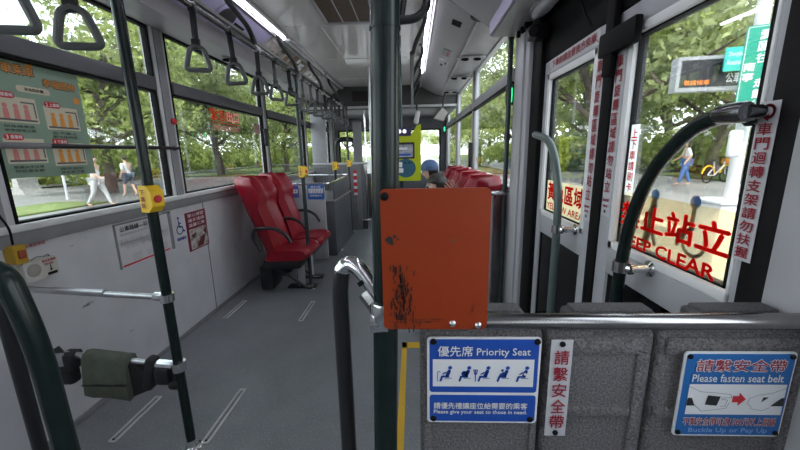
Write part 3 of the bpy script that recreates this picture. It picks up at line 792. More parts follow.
ck = MB(); ck.lathe([(.028, -.02), (.028, .02)], (XP, 1.262, .405)); ck.tube([(XP-.09, 1.262, .413), (XP, 1.262, .405)], .02); ck.build('clamp', M_chrome, root)
cb = MB(); cb.bbox((XP-.10, 1.235, .325), (XP-.035, 1.285, .40), .014); cb.bbox((XP-.05, 1.24, .30), (XP+.0, 1.28, .345), .012); cb.build('catch', M_blackp, root)
b = MB(); b.lathe([(.03, 0), (.03, .008)], (XL, 1.262, .475), XR); b.build('flange', M_chrome, root)

# hooped rail by the camera
root = empty('hooped_rail', (-.9, .6, 0), 'thick black hooped rail close to the camera by the window wall', 'handrail')
ya = .60
t0 = P(-40, 266, 'y', ya); t1 = P(8, 268, 'y', ya); t2 = P(38, 345, 'y', ya)
tz = t1.z+.004
MB().tube(smooth_path([V(XL+.004, ya, tz), V(-.86, ya, tz), V(t2.x-.03, ya, tz-.01), V(t2.x, ya, t2.z), V(t2.x+.012, ya, .012)], .11, 10), .0205, 18).build('tube', M_greenpole, root)
q0, q1 = P(10, 337, 'y', ya+.05), P(41, 450, 'y', ya+.05)
MB().tube([V(q0.x+(q0.x-q1.x)/(q0.z-q1.z)*(tz-q0.z-.01), ya+.05, tz-.01), V(q1.x-(q0.x-q1.x)/(q0.z-q1.z)*(q1.z-.01), ya+.05, .01)], .0135, 14).build('support', M_blackp, root)
f = MB(); f.lathe([(.045, 0), (.045, .006), (.026, .012)], (t2.x+.012, ya, 0)); f.lathe([(.045, 0), (.045, .008)], (XL, ya, tz), XR); f.build('flange', M_chrome, root)
f = MB(); f.tube([(q0.x-.01, ya+.05, tz-.01), (q0.x-.01, ya, tz)], .012); f.build('clamp', M_blackp, root)
f = MB()

# bar across the poster window
root = empty('window_bar', (XL+.06, 1.7, 1.31), 'slim black guard bar across the poster window with a pale sleeve', 'guard bar')
MB().tube([(XL+.05, 1.1, 1.322), (XL+.05, 2.36, 1.322)], .011, 12).build('bar', M_blackp, root)
MB().tube([(XL+.05, 1.1, 1.322), (XL+.05, 1.50, 1.322)], .0128, 12).build('sleeve', M_midgrey, root)
f = MB()
for y in (1.14, 2.36): f.tube([(XL+.05, y, 1.322), (XL-.002, y, 1.322)], .009); f.lathe([(.018, 0), (.018, .006)], (XL+.018, y, 1.322), XR)
f.build('mount', M_blackp, root)
# ================================================================== THINGS ON THE WINDOW WALL
WX = XL + .0012
def wall_board(name, a, b, z0, z1, m, label, cat='poster', x=WX, th=.002, plate='sheet', rad=0):
    return board(name, (x+th, (a+b)/2, (z0+z1)/2), YR, ZU, b-a, z1-z0, th, m, label, cat, rad, plate=plate)

M_poster = mat('poster_sage', (.23, .33, .25), .5, var=.05)
M_cream = mat('poster_cream', (.60, .55, .42), .5)
M_or = mat('poster_orange', (.70, .28, .04), .5)
M_pk = mat('poster_pink', (.62, .22, .20), .5)
r, F = wall_board('poster', 1.368, 1.772, 1.188, 1.70, M_poster, 'sage green boarding etiquette poster with orange title on the nearest window', x=XL-.0195, th=.0012)
F.text('公車乘車', -.178, .169, -.002, .218, M_print_black, .06, lv=1.6); F.text('公車乘車', -.175, .173, -.006, .215, M_or, .012, lv=2.4)
F.text('幸福提神', .022, .138, .178, .181, M_print_black, .06, lv=1.6); F.text('幸福提神', .024, .141, .176, .179, M_or, .012, lv=2.4)
F.rect(-.09, .105, .05, .132, M_cream, 'title_pill', 1, .012); F.text('安全四步驟', -.06, .111, .02, .126, M_print_black, .02)
for (cx, cy, num, t, b1, b2) in ((-.105, .02, '1', '候車時', '站在候車區', '依序排隊上車'), (.085, .0, '2', '上車時', '先下後上', '刷卡往內走'),
                                 (-.105, -.15, '3', '乘車時', '緊握扶手拉環', '勿任意走動'), (.085, -.165, '4', '下車時', '提早按鈴', '停妥再下車')):
    F.rect(cx-.08, cy-.045, cx+.08, cy+.06, M_cream, 'picture', 1, .004)
    F.rect(cx-.075, cy+.052, cx+.0, cy+.078, M_print_red, 'heading', 2, .012)
    F.text(num, cx-.068, cy+.056, cx-.058, cy+.074, M_print_white, .02); F.text(t, cx-.052, cy+.057, cx-.006, cy+.073, M_print_white, .02)
    mb = MB()
    for k in range(3):
        x = cx-.045+.04*k; F.disc(x, cy+.022, .010, mb, 2); F.poly([(x-.012, cy-.03), (x+.012, cy-.03), (x+.009, cy+.012), (x-.009, cy+.012)], mb, 2)
    mb.build('figures', M_or if num in '24' else M_pk, r, smooth=0)
    mb = MB(); F.stroke([(cx-.07, cy-.034), (cx+.07, cy-.034)], .008, mb, 2); F.stroke([(cx+.02, cy+.04), (cx+.07, cy+.04), (cx+.07, cy-.02)], .006, mb, 2)
    mb.build('street_line', M_frame, r, smooth=0)
    F.text(b1, cx-.065, cy-.066, cx+.055, cy-.054, M_print_black, .01); F.text(b2, cx-.065, cy-.083, cx+.055, cy-.071, M_print_black, .01)
mb = MB(); F.disc(.172, .10, .016, mb, 1.5); F.disc(-.02, .22, .014, mb, 1.5); mb.build('dot', M_or, r, smooth=0)

r, F = wall_board('notice', 1.785, 2.235, .648, .905, M_strip, 'white route notice in a grey frame on the white wall behind the nearest pole', 'notice')
fr = MB()
for a, b, c, d in ((-.225, -.1285, -.215, .1285), (.2, -.1285, .225, .1285), (-.225, .12, .225, .1285)): fr.box(F.pt(a, b, 0), F.pt(c, d, 6))
fr.build('frame', M_midgrey, r, smooth=0)
F.text('公車路線—站名', -.19, .077, .05, .108, M_print_black, .02); F.text('服務時間及票價資訊', -.19, .055, .03, .068, M_print_grey, .01)
mb = MB(); rr = random.Random(5)
for k in range(52):
    x = -.195+.385*k/52; F.stroke([(x, .03+rr.uniform(-.012, .012)), (x, rr.uniform(-.03, .0))], .0022, mb)
F.stroke([(-.2, .012), (.19, .012)], .003, mb)
for k in range(5):
    for q in range(3): F.stroke([(-.13+q*.11, -.065-.009*k), (-.06+q*.11, -.065-.009*k)], .0025, mb)
mb.build('printed_columns', M_print_grey, r, smooth=0)
F.rect(-.205, -.122, .18, -.112, M_print_red, 'red_band', 1)

r, F = wall_board('sticker', 2.255, 2.372, .672, .858, M_strip, 'white sticker with a blue wheelchair symbol on the white wall', 'sticker', plate='backing')
M_wc = mat('wheelchair_blue', (.02, .05, .30), .5)
mb = MB(); F.disc(-.008, .078, .010, mb); F.stroke([(-.008, .06), (-.004, .015), (.022, .015), (.034, -.022), (.044, -.018)], .010, mb); F.stroke([(-.006, .04), (.016, .04)], .008, mb)
F.stroke([(-.006+.030*math.cos(math.radians(t)), -.004+.030*math.sin(math.radians(t))) for t in range(115, 345, 15)], .008, mb); mb.build('pictogram', M_wc, r, smooth=0)
F.text('輪椅專用', -.045, -.08, .05, -.055, M_wc, .02)

r, F = wall_board('poster', 2.385, 2.63, .575, .863, mat('poster_maroon', (.17, .015, .03), .5), 'small maroon and white poster beside the wheelchair sticker', 'poster')
for k, s in enumerate(('愛心博愛', '請多禮讓', '溫馨公車')): F.text(s, -.10, .107-.036*k, .095, .132-.036*k, M_print_white, .0)
F.rect(-.1, -.135, .11, .018, mat('poster_photo', (.42, .38, .36), .5, var=.7, vscale=26), 'photo', 1)
mb = MB()
for pts in ([(-.04, -.13), (.05, -.13), (.09, -.05), (.03, -.06)], [(-.09, -.03), (-.02, -.01), (-.05, -.06)], [(.06, -.02), (.10, .0), (.10, -.06)]): F.poly(pts, mb, 2)
mb.build('figures', mat('poster_brown', (.12, .03, .03), .5), r, smooth=0)

r, F = wall_board('intercom', 1.303, 1.442, .756, .842, M_offwhite, 'cream intercom box with round speaker on the white wall under the poster window', 'intercom', th=.03, plate='housing', rad=.008)
sp = MB(); sp.lathe([(.028, 0), (.027, .002), (.02, .0025)], F.pt(-.032, .003, 0), XR, 24); sp.build('speaker', mat('speaker_cream', (.33, .31, .28), .6, bump=.8, bscale=500), r)
sl = MB(); sl.box(F.pt(.018, -.036, 0), F.pt(.058, -.024, 3)); sl.build('slot', M_black, r, smooth=0)
F.text('緊急對講機', .004, .024, .062, .036, M_print_dred, .02, lv=1); F.text('按鈕通話', .01, .01, .05, .02, M_print_dred, .02, lv=1)
sl = MB(); F.poly([(.026, -.01), (.044, -.01), (.035, -.02)], sl, 1); F.stroke([(.035, -.01), (.035, .006)], .005, sl, 1); sl.build('arrow', M_print_black, r, smooth=0)
r, F = wall_board('call_button', 1.272, 1.318, .848, .925, mat('dull_yellow', (.42, .26, .02), .45), 'yellow emergency button box on the white wall above the intercom', 'button', th=.045, plate='housing', rad=.006)
b = MB(); b.bbox(F.pt(-.012, -.018, 0), F.pt(.016, .018, 8), .004); b.build('push_button', mat('dull_red', (.25, .05, .02), .5), r)
r = empty('wall_lettering', (WX, 1.38, .89), 'one row of dark red characters on the white wall under the window ledge', 'lettering')
Face((WX, 1.38, .902), YR, ZU, r).text('緊急通話按鈕', -.052, -.006, .055, .010, M_print_dred, .02, lv=1)
tag(MB().tube(smooth_path([(XL+.05, 1.235, 1.16), (XL+.05, 1.25, 1.06), (XL+.045, 1.28, 1.0), (XL+.035, 1.285, .93)], .05), .004, 8).build('cable', M_black), 'black cable dropping to the yellow emergency button box', 'cable')
cl = MB(); cl.tube(smooth_path([(XL+.03, 1.335, .846), (XL+.035, 1.36, .858), (XL+.035, 1.39, .850), (XL+.03, 1.41, .856), (XL+.02, 1.42, .843)], .02), .003, 6)
tag(cl.build('cord', M_midgrey), 'thin grey coiled cord lying along the top of the intercom', 'cord')

r = empty('window_lettering', (XL-.02, 3.3, 1.6), 'red and outlined emergency exit characters on the second window', 'lettering')
F = Face((XL-.0188, 3.30, 1.57), YR, ZU, r)
F.text('緊急', -.38, -.01, -.155, .088, M_bred, .008); F.text('出口', -.135, -.01, .09, .088, M_bred, .04); F.text('出口', -.131, -.005, .086, .083, M_print_white, .0, lv=4.5)
F.text('EMERGENCY EXIT', -.36, -.09, .09, -.045, mat('print_rose', (.6, .25, .22), .5), .02)
F.rect(-.375, -.03, .09, -.022, M_print_red, 'underline', 2)
r, F = wall_board('sticker', 3.72, 3.84, 1.49, 1.59, mat('dusty_pink', (.35, .2, .19), .5), 'dusty pink sticker in the upper corner of the second window', 'sticker', x=XL-.0195, th=.001, plate='backing')
h = MB(); h.bbox((XL+.006, 3.865, 1.36), (XL+.04, 3.92, 1.55), .01); tag(h.build('hammer_case', M_blackp), 'black holder on the post between the second and third windows', 'holder')
h = MB(); h.lathe([(.02, 0), (.022, .012), (.014, .02)], (XL+.019, 2.385, 1.50), XR); h.bbox((XL+.018, 2.365, 1.485), (XL+.03, 2.405, 1.515), .004); tag(h.build('window_latch', M_print_red), 'small red latch knob on the post beside the poster window', 'latch')

# ================================================================== RED SEATS
def sstep(a, b, x):
    t = max(0, min(1, (x-a)/(b-a))); return t*t*(3-2*t)
def seat(y, label, group):
    """red bucket seat facing +x; its base is at x = -1.2"""
    root = empty('bus_seat', (-1.2, y, 0), label, 'seat', group)
    nu, nv = 20, 22; fv, bv = [], []
    for j in range(nv+1):
        v = j/nv; hw = .200+.012*sstep(.5, .8, v); 
        if v > .90: hw *= math.sqrt(max(.0, 1-((v-.90)/.105)**2))*.25+.75
        for i in range(nu+1):
            u = -1+2*i/nu
            wing = sstep(.55, 1, abs(u))*(.045+.075*sstep(.55, .82, v))
            inset = -.014*(1-sstep(.55, .68, abs(u)))*sstep(.1, .14, v)*(1-sstep(.60, .64, v))
            head = .022*sstep(.64, .74, v)*(1-sstep(.6, .95, abs(u)))*(1-sstep(.9, 1, v))
            x = -1.262-.245*v+.03*math.sin(PI*v) + wing+inset+head; z = .40+.685*v - .014*sstep(.4, 1, abs(u))*sstep(.8, 1, v)
            fv.append((x, y+u*hw, z)); tk = .055*(1-.55*sstep(.75, 1, abs(u)))*(1-.5*sstep(.93, 1, v))
            bv.append((-1.275-.25*v-tk+wing*.75, y+u*hw*.985, z-.004))
    n1 = (nu+1)*(nv+1); b = MB(); fs = []
    id_ = lambda i, j, o: o+j*(nu+1)+i
    for j in range(nv):
        for i in range(nu):
            fs.append((id_(i,j,0), id_(i+1,j,0), id_(i+1,j+1,0), id_(i,j+1,0))); fs.append((id_(i,j,n1), id_(i,j+1,n1), id_(i+1,j+1,n1), id_(i+1,j,n1)))
    for j in range(nv):
        fs.append((id_(0,j,0), id_(0,j+1,0), id_(0,j+1,n1), id_(0,j,n1))); fs.append((id_(nu,j,0), id_(nu,j,n1), id_(nu,j+1,n1), id_(nu,j+1,0)))
    for i in range(nu):
        fs.append((id_(i,nv,0), id_(i+1,nv,0), id_(i+1,nv,n1), id_(i,nv,n1))); fs.append((id_(i,0,0), id_(i,0,n1), id_(i+1,0,n1), id_(i+1,0,0)))
    b.add(fv+bv, fs); b.build('backrest', M_red, root, smooth=50)
    sm = MB()
    for s in (-1, 1): sm.tube([(-1.262-.245*v+.03*math.sin(PI*v)-.006, y+s*.125, .40+.685*v) for v in [.1+.52*k/8 for k in range(9)]], .0035, 6)
    sm.tube([(-1.262-.245*.63+.03*math.sin(PI*.63)-.004, y-.125+.25*k/6, .40+.685*.63) for k in range(7)], .0035, 6); sm.build('piping', mat('dark_red_piping', (.16, .006, .012), .5), root)
    prof = [(-1.33, .375), (-1.30, .425), (-1.2, .432), (-1.08, .448), (-.985, .446), (-.94, .425), (-.925, .39), (-.94, .362), (-1.0, .345), (-1.32, .335)]
    k = len(prof); vs, fs = [], []; ny = 12
    cx = sum(p[0] for p in prof)/k; cz = sum(p[1] for p in prof)/k
    for j in range(ny+1):
        u = -1+2*j/ny; s = 1-.12*sstep(.86, 1, abs(u)); dz = -.018*(1-sstep(.3, .85, abs(u)))
        for q, (x, z) in enumerate(prof): vs.append((cx+(x-cx)*s, y+u*.212, cz+(z-cz)*s+(dz if 1 <= q <= 4 else 0)))
    for j in range(ny):
        for q in range(k): fs.append((j*k+q, j*k+(q+1) % k, (j+1)*k+(q+1) % k, (j+1)*k+q))
    fs += [tuple(range(k)), tuple(ny*k+q for q in range(k))[::-1]]
    MB().add(vs, fs).build('cushion', M_red, root, smooth=50)
    f = MB(); f.bbox((-1.36, y-.17, .255), (-1.02, y+.17, .335), .02); f.bbox((-1.42, y-.12, .04), (-1.30, y+.12, .27), .02); f.build('under_frame', M_blackp, root)
    return root
def armrest(root, y):
    a = MB(); a.tube(smooth_path([(-1.33, y, .45), (-1.385, y, .585), (-1.36, y, .645), (-1.20, y, .655), (-1.10, y, .60), (-1.055, y, .52)], .07, 6), .0155, 10)
    a.build('armrest', M_blackp, root)
G = 'pair of red seats backing onto the windows'
s1 = seat(3.075, 'red winged seat under the second window, nearer the wheelchair sticker', G)
armrest(s1, 2.835)
s2 = dup(s1, (-1.2, 3.535, 0), 0, 'red winged seat next to the dark luggage bay, with arms on both sides')
a = MB(); a.tube(smooth_path([(-1.33, 3.775, .45), (-1.385, 3.775, .585), (-1.36, 3.775, .645), (-1.20, 3.775, .655), (-1.10, 3.775, .60), (-1.055, 3.775, .52)], .07, 6), .0155, 10)
a.build('armrest', M_blackp, s2)
for s, yy in ((s1, 3.13), (s2, 3.40)):
    p = MB(); p.bbox((-1.12, yy-.03, .02), (-1.06, yy+.03, .335), .008); p.build('post', M_lightgrey, s)
    p = MB(); p.bbox((-1.22, yy-.05, 0), (-.95, yy+.05, .022), .008); p.tube([(-1.28, yy-.12, .25), (-1.02, yy-.10, .035), (-.97, yy-.06, .02)], .012); p.build('foot', M_blackp, s)
GR = 'red seats backing onto the door side windows'
wh = ['first red seat ahead of the door, nearest the wide grey post', 'second red seat ahead of the door along the window wall', 'third red seat ahead of the door along the window wall', 'fourth red seat ahead of the door, beside the person with raised hand', 'fifth red seat ahead of the door, behind the blue capped person']
for k, y in enumerate((2.66, 3.13, 3.60, 4.07, 4.54)):
    q = dup(s1, (.28, y, 0), PI, wh[k]); q['group'] = GR
    for ch in list(q.children):
        if ch.name.startswith(('armrest', 'post', 'foot')): bpy.data.objects.remove(ch)
r = empty('seat_screen', (.36, 2.36, 0), 'pale grey upright screen at the end of the door side seats', 'screen')
MB().bbox((.22, 2.345, .12), (.545, 2.372, .975), .01).build('panel', M_lightgrey, r)
MB().tube(smooth_path([(XRW-.05, 2.33, .985), (.25, 2.33, .985), (.19, 2.33, .94), (.19, 2.33, .01)], .05), .0145).build('tube', M_chrome, r)

# ================================================================== FLOOR FITTINGS
trk = ['nearest the camera in the aisle', 'under the olive pad', 'close to the white wall before the red seats', 'in the aisle before the red seats']
for i, (x, y0, y1) in enumerate(((-.95, 1.28, 1.645), (-1.383, 1.28, 1.58), (-1.505, 2.465, 2.81), (-.885, 2.43, 2.79))):
    r = empty('floor_track', (x, (y0+y1)/2, 0), 'steel wheelchair anchor track in the floor ' + trk[i], 'floor track', 'wheelchair anchor tracks in the floor')
    t = MB(); t.bbox((x-.019, y0, -.002), (x-.008, y1, .007), .002); t.bbox((x+.008, y0, -.002), (x+.019, y1, .007), .002); t.bbox((x-.019, y0, -.002), (x+.019, y0+.02, .006), .002); t.bbox((x-.019, y1-.012, -.002), (x+.019, y1, .006), .002)
    t.build('channel', M_track, r)
    t = MB(); t.box((x-.009, y0+.018, -.002), (x+.009, y1-.01, .0022)); t.build('slot', M_midgrey, r, smooth=0)
    t = MB(); t.lathe([(.006, 0), (.006, .002), (.003, .003)], (x, y0+.012, .006)); t.build('screw', M_black, r)
yl = MB(); yl.box((-.088, .62, 0), (-.055, 2.13, .0015)); yl.box((-.088, 2.06, 0), (XRW-.06, 2.13, .0015))
struct(yl.build('floor_marking', M_yline, smooth=0))
r = pole(-.262, 2.36, 1.2, .020, M_steel, 'short steel stanchion in the aisle behind the dark green pole')
r = pole(-.51, 4.32, ZC-.002, .016, M_alu, 'pale pole with a yellow lower half beyond the luggage bay')
MB().tube([(-.51, 4.32, .05), (-.51, 4.32, .92)], .0185, 14).build('sleeve', M_yellow, r)

# ================================================================== LUGGAGE BAY AND DRIVER'S END
r = empty('luggage_bay', (-1.3, 4.4, 0), 'grey luggage bay with dark side and chrome rails ahead of the red seats', 'luggage bay')
MB().bbox((-1.46, 3.92, .03), (-1.02, 3.95, .895), .01).build('end_panel', M_lightgrey, r)
b = MB(); b.bbox((XL+.015, 4.15, 0), (-.965, 5.25, .69), .015); b.build('box', M_frame, r)
MB().bbox((XL+.015, 4.14, .69), (-.955, 5.26, .712), .006).build('deck', M_alu, r)
b = MB(); b.tube(smooth_path([(XL+.003, 3.94, .93), (-.985, 3.94, .93), (-.97, 4.05, .93), (-.97, 5.22, .95), (-1.05, 5.28, .95), (XL+.003, 5.28, .95)], .06), .0145)
b.tube([(XL+.02, 3.935, .99), (XL+.02, 5.2, .99)], .014); b.build('rail', M_chrome, r)
MB().bbox((-.985, 4.18, .70), (-.965, 5.22, .93), .006).build('side_panel', M_frame, r)
r2, F = board('sign', (-1.385, 3.914, .845), XR, ZU, .13, .14, .003, mat('sign_violet', (.12, .11, .38), .5), 'violet notice with white band on the grey end panel of the luggage bay', 'sign', rad=.005)
F.rect(-.055, -.02, .055, .025, M_print_white, 'white_band', 1)
mb = MB()
for k in range(3): F.disc(-.03+.03*k, .004, .008, mb, 2)
mb.build('pictogram', M_print_blue, r2, smooth=0)
r2, F = board('sign', (-1.12, 3.914, .835), XR, ZU, .19, .165, .003, mat('sign_blue', (.02, .14, .50), .5), 'bright blue priority seat notice on the end panel of the luggage bay', 'sign', rad=.006)
F.rect(-.083, -.012, .083, .042, M_print_white, 'white_band', 1)
mb = MB()
for k in range(5): F.disc(-.06+.03*k, .026, .006, mb, 2); F.stroke([(-.06+.03*k, .012), (-.068+.03*k, .0), (-.07+.03*k, -.006)], .006, mb, 2)
mb.build('pictogram', M_print_blue, r2, smooth=0)
F.text('優先席', -.06, .05, .06, .072, M_print_white, .01, lv=1); F.text('請禮讓座位', -.07, -.05, .07, -.028, M_print_white, .01, lv=1)

r = empty('driver_bulkhead', (-1.25, 5.66, 0), 'ribbed grey half height bulkhead with white top rail behind the driver seat', 'bulkhead')
b = MB(); b.bbox((XL+.012, 5.64, 0), (-.86, 5.68, 1.08), .008)
for k in range(16): b.bbox((XL+.03+.045*k, 5.632, .1), (XL+.05+.045*k, 5.645, 1.05), .004)
b.build('panel', M_midgrey, r)
MB().tube([(XL+.01, 5.655, 1.10), (-.74, 5.655, 1.10)], .018).build('top_rail', M_white, r)
b = MB(); b.bbox((XL+.02, 5.65, 1.11), (-1.39, 5.70, 1.93), .01); b.build('upper_panel', M_lightgrey, r)
r = empty('fare_cabinet', (-.88, 5.9, 0), 'tall tapering grey cabinet beside the driver bulkhead', 'cabinet')
b = MB(); b.prism([(-.96, .15), (-.77, .15), (-.77, .85), (-.83, 1.15), (-.83, 1.75), (-.96, 1.75)], (0, 5.78, 0), XR, ZU, .1); b.build('body', M_midgrey, r)
b = MB(); b.bbox((-.955, 5.70, 0), (-.775, 5.76, .15), .005); b.build('plinth', M_frame, r)
b = MB(); b.bbox((-.985, 5.66, .15), (-.72, 5.72, .175), .004); b.tube([(-.765, 5.68, .17), (-.765, 5.68, 1.93)], .014); b.build('trim_bar', M_chrome, r)
r, F = board('warning_strip', (-.945, 5.629, .78), XR, ZU, .055, .42, .004, M_print_red, 'narrow red and white warning strip by the end of the bulkhead', 'sticker', plate='backing')
for k in range(4): F.rect(-.0275, -.19+.105*k, .0275, -.15+.105*k, M_print_white, 'white_band', 1)
r = empty('driver_chair', (-1.15, 6.25, 0), 'black driver seat with an arched back frame beyond the bulkhead', 'seat')
b = MB(); b.tube(smooth_path([(-1.36, 6.25, .95), (-1.36, 6.25, 1.51), (-1.02, 6.25, 1.51), (-1.02, 6.25, .95)], .14, 8), .042, 12); b.build('back_frame', M_blackp, r)
b = MB(); b.bbox((-1.33, 6.2, .85), (-1.05, 6.30, 1.06), .04); b.build('backrest', M_black, r)
b = MB(); b.bbox((-1.35, 6.25, .7), (-.9, 6.68, .85), .05); b.build('cushion', M_black, r)
b = MB(); b.bbox((-1.25, 6.32, 0), (-1.0, 6.6, .72), .02); b.build('base', M_frame, r)

# display board over the driver's end
q0, q1 = P(352, 88, 'y', 5.49), P(376, 98, 'y', 5.49)
r, F = board('display_board', ((q0.x+q1.x)/2+.05, 5.475, 2.10), XR, ZU, q1.x-q0.x+.10, .15, .02, M_blackp, 'dark dot matrix display set in the header at the front of the bus', 'display', plate='housing')
mb = MB()
rr = random.Random(2)
for i in range(40):
    for j in range(9):
        if rr.random() < .0: pass
        F.disc(-.2+.0102*i, -.045+.011*j, .002, mb, 1, 6)
mb.build('dot_matrix', mat('unlit_dots', (.10, .012, .01), .4), r, smooth=0)

# card reader on its pole
r = pole(-.112, 3.25, ZC-.002, .019, M_greybar, 'dark pole carrying the lime card reader')
q0, q1 = P(396, 181, 'y', 3.18), P(420.5, 124, 'y', 3.18)
r = empty('card_reader', (q0.x, 3.2, q0.z), 'lime green card reader with screens on a dark pole above the orange plate', 'card reader')
w, h = q1.x-q0.x, q1.z-q0.z
MB().prism([(-.05, 0), (w, 0), (w+.004, h), (w-.035, h-.012), (w-.07, h-.075), (-.05, h-.09)], (q0.x, 3.18, q0.z), XR, ZU, -.07).build('housing', M_lime, r, smooth=0)
F = Face((q0.x, 3.179, q0.z), XR, ZU, r, lift=.001)
t = MB(); t.prism(rrect(-.05, h-.10, w-.085, h-.025, .01), (q0.x, 3.175, q0.z), XR, ZU, -.05); t.build('top_display', mat('dark_violet_screen', (.05, .04, .10), .3), r, smooth=0)
mb = MB(); F.disc(.04, h-.06, .017, mb, 6); F.disc(.085, h-.06, .017, mb, 6); mb.build('led_digit', mat('led_white', (.9, .9, .95), .4, emit=1.0), r, smooth=0)
F.rect(-.05, h-.30, w-.055, h-.155, M_blackp, 'screen_bezel', 1, .012); F.rect(-.05, h-.285, w-.07, h-.175, mat('screen_grey', (.30, .32, .36), .3, var=.6, vscale=25, emit=.12), 'screen', 2, .008)
F.rect(-.02, h-.273, w-.09, h-.255, M_print_blue, 'screen_line', 3); F.rect(-.02, h-.22, w-.12, h-.20, M_print_white, 'screen_line', 3)
pts = [(w-.135+.085*math.cos(t)*1.05, .115+.085*math.sin(t)) for t in [2*PI*k/26 for k in range(26)]]
mb = MB(); F.poly(pts, mb, 1); mb.build('tap_zone', mat('tap_blue', (.035, .11, .16), .3), r, smooth=0)
mb = MB()
for a, b, c, d in ((-.02, .125, .06, .17), (-.03, .07, .01, .115), (.02, .075, .07, .115)): F.rect(a, b, c, d, None, mb=mb, lv=2, rad=.006)
mb.build('tap_symbol', M_print_white, r, smooth=0)
mb = MB()
for k in range(4): F.disc(.0+.042*k, h-.335, .010, mb, 1)
mb.build('key', M_greybar, r, smooth=0)

# grab rail on the door side of the aisle
root = empty('ceiling_rail', (.03, 3.5, 1.93), 'shorter overhead rail above the card reader along the door side of the aisle', 'rail')
MB().tube([(.0, 2.6, 1.94), (.0, 5.45, 1.94)], .0155, 12).build('tube', M_blackp, root)
for y in (2.62, 3.45, 4.3, 5.1):
    b = MB(); b.tube(smooth_path([(.10, y, 2.225), (.095, y+.02, 2.15), (.02, y+.12, 2.03), (.0, y+.16, 1.94)], .07), .0155, 10); b.lathe([(.035, 0), (.035, .012)], (.10, y, 2.232), (0, 0, -1)); b.build('bracket', M_blackp, root)
root = empty('handrail', (.0, 1.5, 1.8), 'black bent tube reaching from behind the green pole up to the ceiling', 'handrail')
pq = [P(393, 21, 'y', 1.5), P(416, 19, 'y', 1.5), P(427, 8, 'y', 1.5)]
MB().tube(smooth_path([pq[0], pq[1], pq[2]+V(0, 0, .0), V(pq[2].x+.01, 1.62, ZC-.002)], .05, 8), .0165, 12).build('tube', M_blackp, root)
MB().tube([V(pq[0].x+.03, 1.5, pq[0].z-.004), V(.035, 1.62, ZC-.002)], .013, 10).build('brace', M_blackp, root)
MB().tube([V(pq[0].x, 1.5, pq[0].z-.02), V(pq[0].x, 1.5, ZC-.002)], .0165, 12).build('post', M_blackp, root)

# ================================================================== CEILING THINGS
def strip_light(x, z, y0, y1, lit, label, side):
    r = empty('ceiling_light', (x, (y0+y1)/2, z), label, 'light', 'tube lights along the ceiling edges')
    h = MB(); h.bbox((x-.03, y0, z-.004), (x+.03, y1, z+.035), .006); h.bbox((x-side*.040-.006, y0, z-.016), (x-side*.040+.006, y1, z+.03), .003); h.build('housing', M_alu, r)
    d = MB(); k = 10; ang = [PI+PI*i/k for i in range(k+1)]; ys = [y0+.01, y1-.01]
    d.add([(x+.015*math.cos(t), y, z-.004+.014*math.sin(t)) for y in ys for t in ang], [(i, i+1, k+2+i, k+1+i) for i in range(k)]+[tuple(range(k+1)), tuple(range(k+1, 2*k+2))])
    d.build('diffuser', M_led if lit else M_ledoff, r)
pos = ['behind the camera', 'above the hooped rail', 'above the nearest hand straps', 'above the luggage bay', 'next to the display board']
for i, (a, b, l) in enumerate(((-2.3, -.7, 1), (-.65, .95, 1), (1.0, 3.1, 1), (3.15, 4.4, 0), (4.45, 5.45, 0))):
    strip_light(-1.06, 2.215, a, b, l, ('lit' if l else 'unlit') + ' tube light along the window side ceiling edge ' + pos[i], 1)
pos = ['behind the camera', 'beside the violet casing', 'above the card reader', 'beyond the card reader']
for i, (a, b, l) in enumerate(((-2.3, -.7, 1), (-.65, 2.3, 1), (2.4, 4.5, 1), (4.55, 5.45, 0))):
    strip_light(.12, 2.215, a, b, l, ('lit' if l else 'unlit') + ' tube light along the door side ceiling edge ' + pos[i], -1)

r = empty('roof_hatch', (-.46, 2.35, 2.24), 'brown slatted grille in a pale frame in the middle of the ceiling', 'grille')
f = MB()
for a, b, c, d in ((-.665, 1.88, -.635, 2.90), (-.285, 1.88, -.255, 2.90), (-.665, 2.87, -.255, 2.90), (-.665, 1.88, -.255, 1.91)): f.bbox((a, b, 2.236), (c, d, 2.252), .004)
f.build('frame', M_lightgrey, r)
f = MB(); f.box((-.64, 1.9, 2.2435), (-.28, 2.88, 2.2475)); f.build('mesh', M_brown, r, smooth=0)
f = MB()
for k in (1, 2): f.bbox((-.64+.12*k-.004, 1.9, 2.238), (-.64+.12*k+.004, 2.88, 2.246), .002)
f.build('rib', M_lightgrey, r)

# left duct: violet cover panels, loudspeaker, adverts, air nozzle
dL = V(.805, 0, .593)
def on_duct(y, t): return V(-1.30+.19*t, y, 2.075+.14*t)
nL = YR.cross(dL)
for y0, y1, lab in ((1.45, 2.30, 'violet grey cover panel around the round loudspeaker over the window'), (2.32, 2.98, 'violet grey cover panel next to the brown adverts over the window')):
    board('cover_panel', on_duct((y0+y1)/2, .5)+nL*.006, YR, dL, y1-y0, .20, .006, MATS['lavender_panel'], lab, 'panel')
c = P(222, 17, 'z', 2.145); 
r = empty('loudspeaker', on_duct(c.y, .5), 'black round loudspeaker in the violet panel over the window', 'loudspeaker')
MB().lathe([(.078, 0), (.078, .006), (.072, .010), (.066, .008), (.05, .011), (.0, .014)], on_duct(c.y, .5)+nL*.006, nL, 28).build('grille', M_speaker, r)
board('vent_cover', on_duct(c.y+.17, .42)+nL*.009, YR, dL, .13, .06, .003, M_black, 'small dark rectangular plate beside the round loudspeaker', 'plate')
M_ad1 = mat('advert_brown', (.22, .14, .08), .2, var=.8, vscale=6); M_ad2 = mat('advert_pale', (.5, .47, .44), .2, var=.6, vscale=9)
